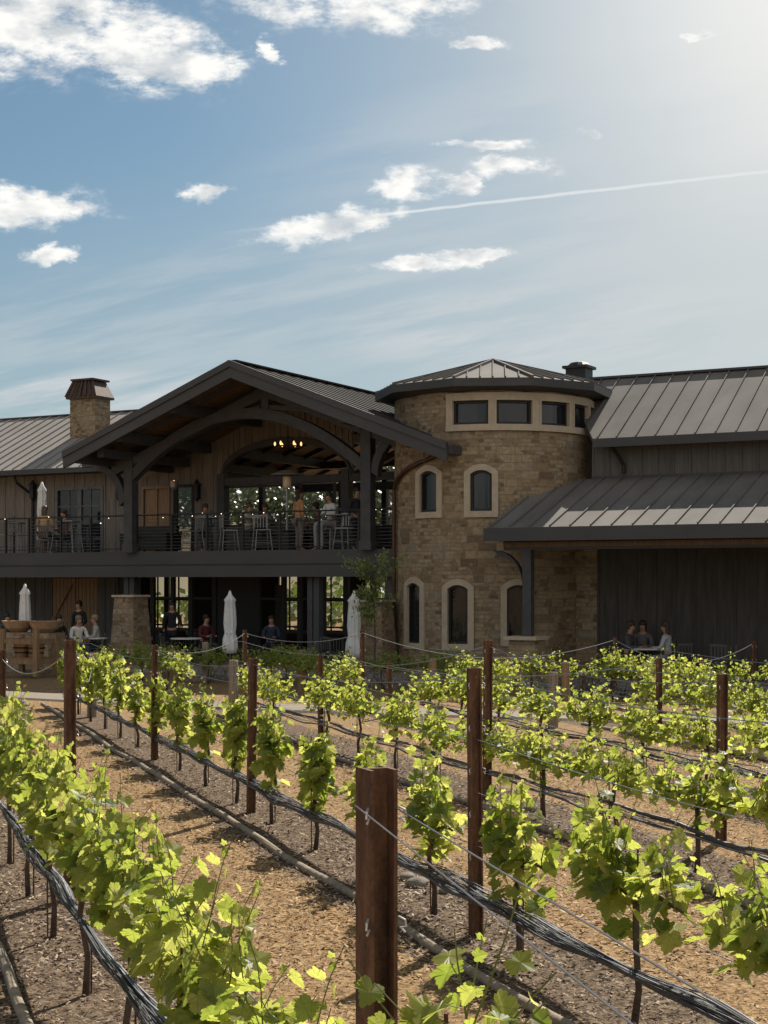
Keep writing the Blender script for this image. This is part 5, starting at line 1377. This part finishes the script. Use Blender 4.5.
# ------------------------------------------------------------------ wires, nets, edging, hoses
def sagline(a, b, sag, n=14):
    a, b = Vector(a), Vector(b); return [a.lerp(b, i/n)-Vector((0, 0, sag*4*(i/n)*(1-i/n))) for i in range(n+1)]
def wire(pts, label, r=.0032, m=None, name='trellis_wire', grp='trellis wires'):
    mb = MB(); mb.tube(pts, r, 5); o = mb.build(name, m or M_wire); tag(o, label, 'wire', grp)
for ri, u in enumerate(ROWU):
    s0 = 1.9 if ri == 0 else 3.0
    # end of main block
    s = s0
    while True:
        p = RW(u, s); 
        if p.y > path_y(p.x)-1.3 or s > 45: break
        s += .25
    s1 = s
    if ri == 0: s1 = 26
    for z, zn in ((.62, 'lowest'), (.98, 'middle'), (1.34, 'upper')):
        pts = []; q = s0
        while q <= s1+1e-6:
            if ri == 0 and z > 1.3: q += .8; continue
            ph = ((q-3.7) % 5.6)/5.6; pts.append(RW(u+.03, q, z-.05*4*ph*(1-ph)*(1 if z < 1.3 else 1.4))); q += .8
        if ri < 7 and len(pts) > 2: wire(pts, f"{zn} trellis wire of the {ROWN[ri]} vine row from the left", .0028 if ri < 2 else .0045)
# loose top wires
nt = post_top(near, 768)
wire(sagline((near.x-.055, near.y-.06, nt-.09), (.421, 2.0, 1.739), .0), 'bright wire running from the left clip of the nearest post toward the camera', .0022)
wire(sagline((near.x+.055, near.y-.05, nt-.10), (.555, 2.0, 1.773), .0), 'bright wire running from the right clip of the nearest post toward the right', .0022)
p70, h70 = PP[70]; p2, h2 = PP[2]
wire(sagline((p70.x-.05, p70.y, h70-.12), (p2.x, p2.y, h2-.1), .15), 'slack wire from the left steel post to the left edge', .005)
wire(sagline((p70.x+.05, p70.y, h70-.1), (*at_ground(92, 717).xy, .9), .25), 'slack wire from the left steel post to the grey wooden end post', .005)
def top_run(keys, lab, sag=.3, rad=.006):
    pts = []
    for (a, b) in zip(keys, keys[1:]):
        pa, ha = PP[a]; pb, hb = PP[b]; sg = sagline((pa.x, pa.y, ha-.06), (pb.x, pb.y, hb-.06), sag); pts += sg if not pts else sg[1:]
    wire(pts, lab, rad)
top_run([476, 251, 154], 'slack top wire joining the steel posts of the second row', .10, .003)
top_run([721, 487, 321], 'slack top wire joining the steel posts of the third row', .16, .005)
top_run([659, 389], 'slack top wire between the two short posts before the tower', .2, .006)
top_run([363, 615, 753], 'pale sagging cable along the far row before tower and porch', .45, .010)
top_run([154, 245, 363], 'pale sagging cable along the far row under the deck', .18, .005)

def net_roll(ri, s0, s1, z, rad, seed, n=16, label=''):
    r = random.Random(seed); u = ROWU[ri]; mb = MB(); 
    for k in range(n):
        ph1, ph2, f1, f2 = r.uniform(0, 6.28), r.uniform(0, 6.28), r.uniform(.5, 2.2), r.uniform(.7, 3.0); a0, q0 = r.uniform(0, 6.28), r.random()**.5*rad
        pts = []; s = s0
        while s < s1:
            base = z + .012*math.sin(s*2.1+ri) + .006*math.sin(s*5.3); env = 1+.35*math.sin(s*1.3+ri*2)+.2*math.sin(s*4.1)
            pts.append(RW(u-.03+(math.cos(a0)*q0+.22*rad*math.sin(f1*s*2+ph1))*env, s, base+(math.sin(a0)*q0+.22*rad*math.sin(f2*s*2+ph2))*env)); s += .16 if s < 12 else .4
        mb.tube(pts, r.uniform(.0015, .0045) if k > 2 else rad*.3, 4, mi=1 if k % 5 == 4 else 0)
    o = mb.build('bird_net_roll', [M_net, M_netp]); tag(o, label, 'bird netting', 'rolled bird nets')
for ri in range(6):
    s = 4.0
    while RW(ROWU[ri], s).y < path_y(RW(ROWU[ri], s).x)-1.5 and s < 32: s += .25
    net_roll(ri, 2.6 if ri < 2 else 5, s, .44 if ri == 0 else .31, (.038 if ri == 0 else .046), ri+40, 44 if ri < 2 else 16, f"dark rolled bird net hung low along the {ROWN[ri]} vine row from the left")

def edging(u, s0, s1, label, r=.045, seed=0):
    q = random.Random(seed); pts = []; s = s0
    while s < s1:
        p = RW(u+.05*mnoise.noise(Vector((s*.5, u, 0))), s); pts.append(Vector((p.x, p.y, ground_h(p.x, p.y)+r*.55))); s += .35
    mb = MB(); mb.tube(pts, [r*(1+.12*mnoise.noise(Vector((i*.7, u, 2)))) for i in range(len(pts))], 9); o = mb.build('edging_log', M_log, smooth=True); tag(o, label, 'edging', 'long round edging poles')
for ri in range(6):
    du = .38; ss = 4.0 if ri else 3.2; s = ss
    while RW(ROWU[ri], s).y < path_y(RW(ROWU[ri], s).x)-1 and s < 32: s += .25
    edging(ROWU[ri]-du, ss, s, f"long round edging pole on the left side of the {ROWN[ri]} vine row", .034, ri)
# rocks by the rows and patio edge
for i, (x, y, rad, lab) in enumerate([(22, 706, .14, 'pale rock by the footpath at the left'), (530, 812, .09, 'small rock under the vine right of centre'), (418, 885, .09, 'small rock below the second row vine'), (408, 878, .07, 'smaller rock beside the one under the second row'), (446, 893, .06, 'flat pebble near the tall steel post')]):
    p = at_ground(x, y); mb = bmesh.new(); bmesh.ops.create_icosphere(mb, subdivisions=3, radius=rad)
    for v_ in mb.verts: v_.co *= 1+.35*mnoise.noise(v_.co*9+Vector((i*5, 0, 0))); v_.co.z *= .55
    me = bpy.data.meshes.new('garden_rock'); mb.to_mesh(me); mb.free(); me.materials.append(M_rock); o = bpy.data.objects.new('garden_rock', me); C.objects.link(o); o.location = (p.x, p.y, ground_h(p.x, p.y)+rad*.25); tag(o, lab, 'rock', 'garden rocks')
# low kerb of the patio
mb = MB(); mb.box(-26, 22, -5.42, -5.205, -.1, .16); k_ = mb.build('patio_kerb', M_stoneS, uv=True); k_.location = BW(0, 0, 0); k_.rotation_euler = (0, 0, -A); tag(k_, 'low stone kerb along the patio edge', 'kerb')
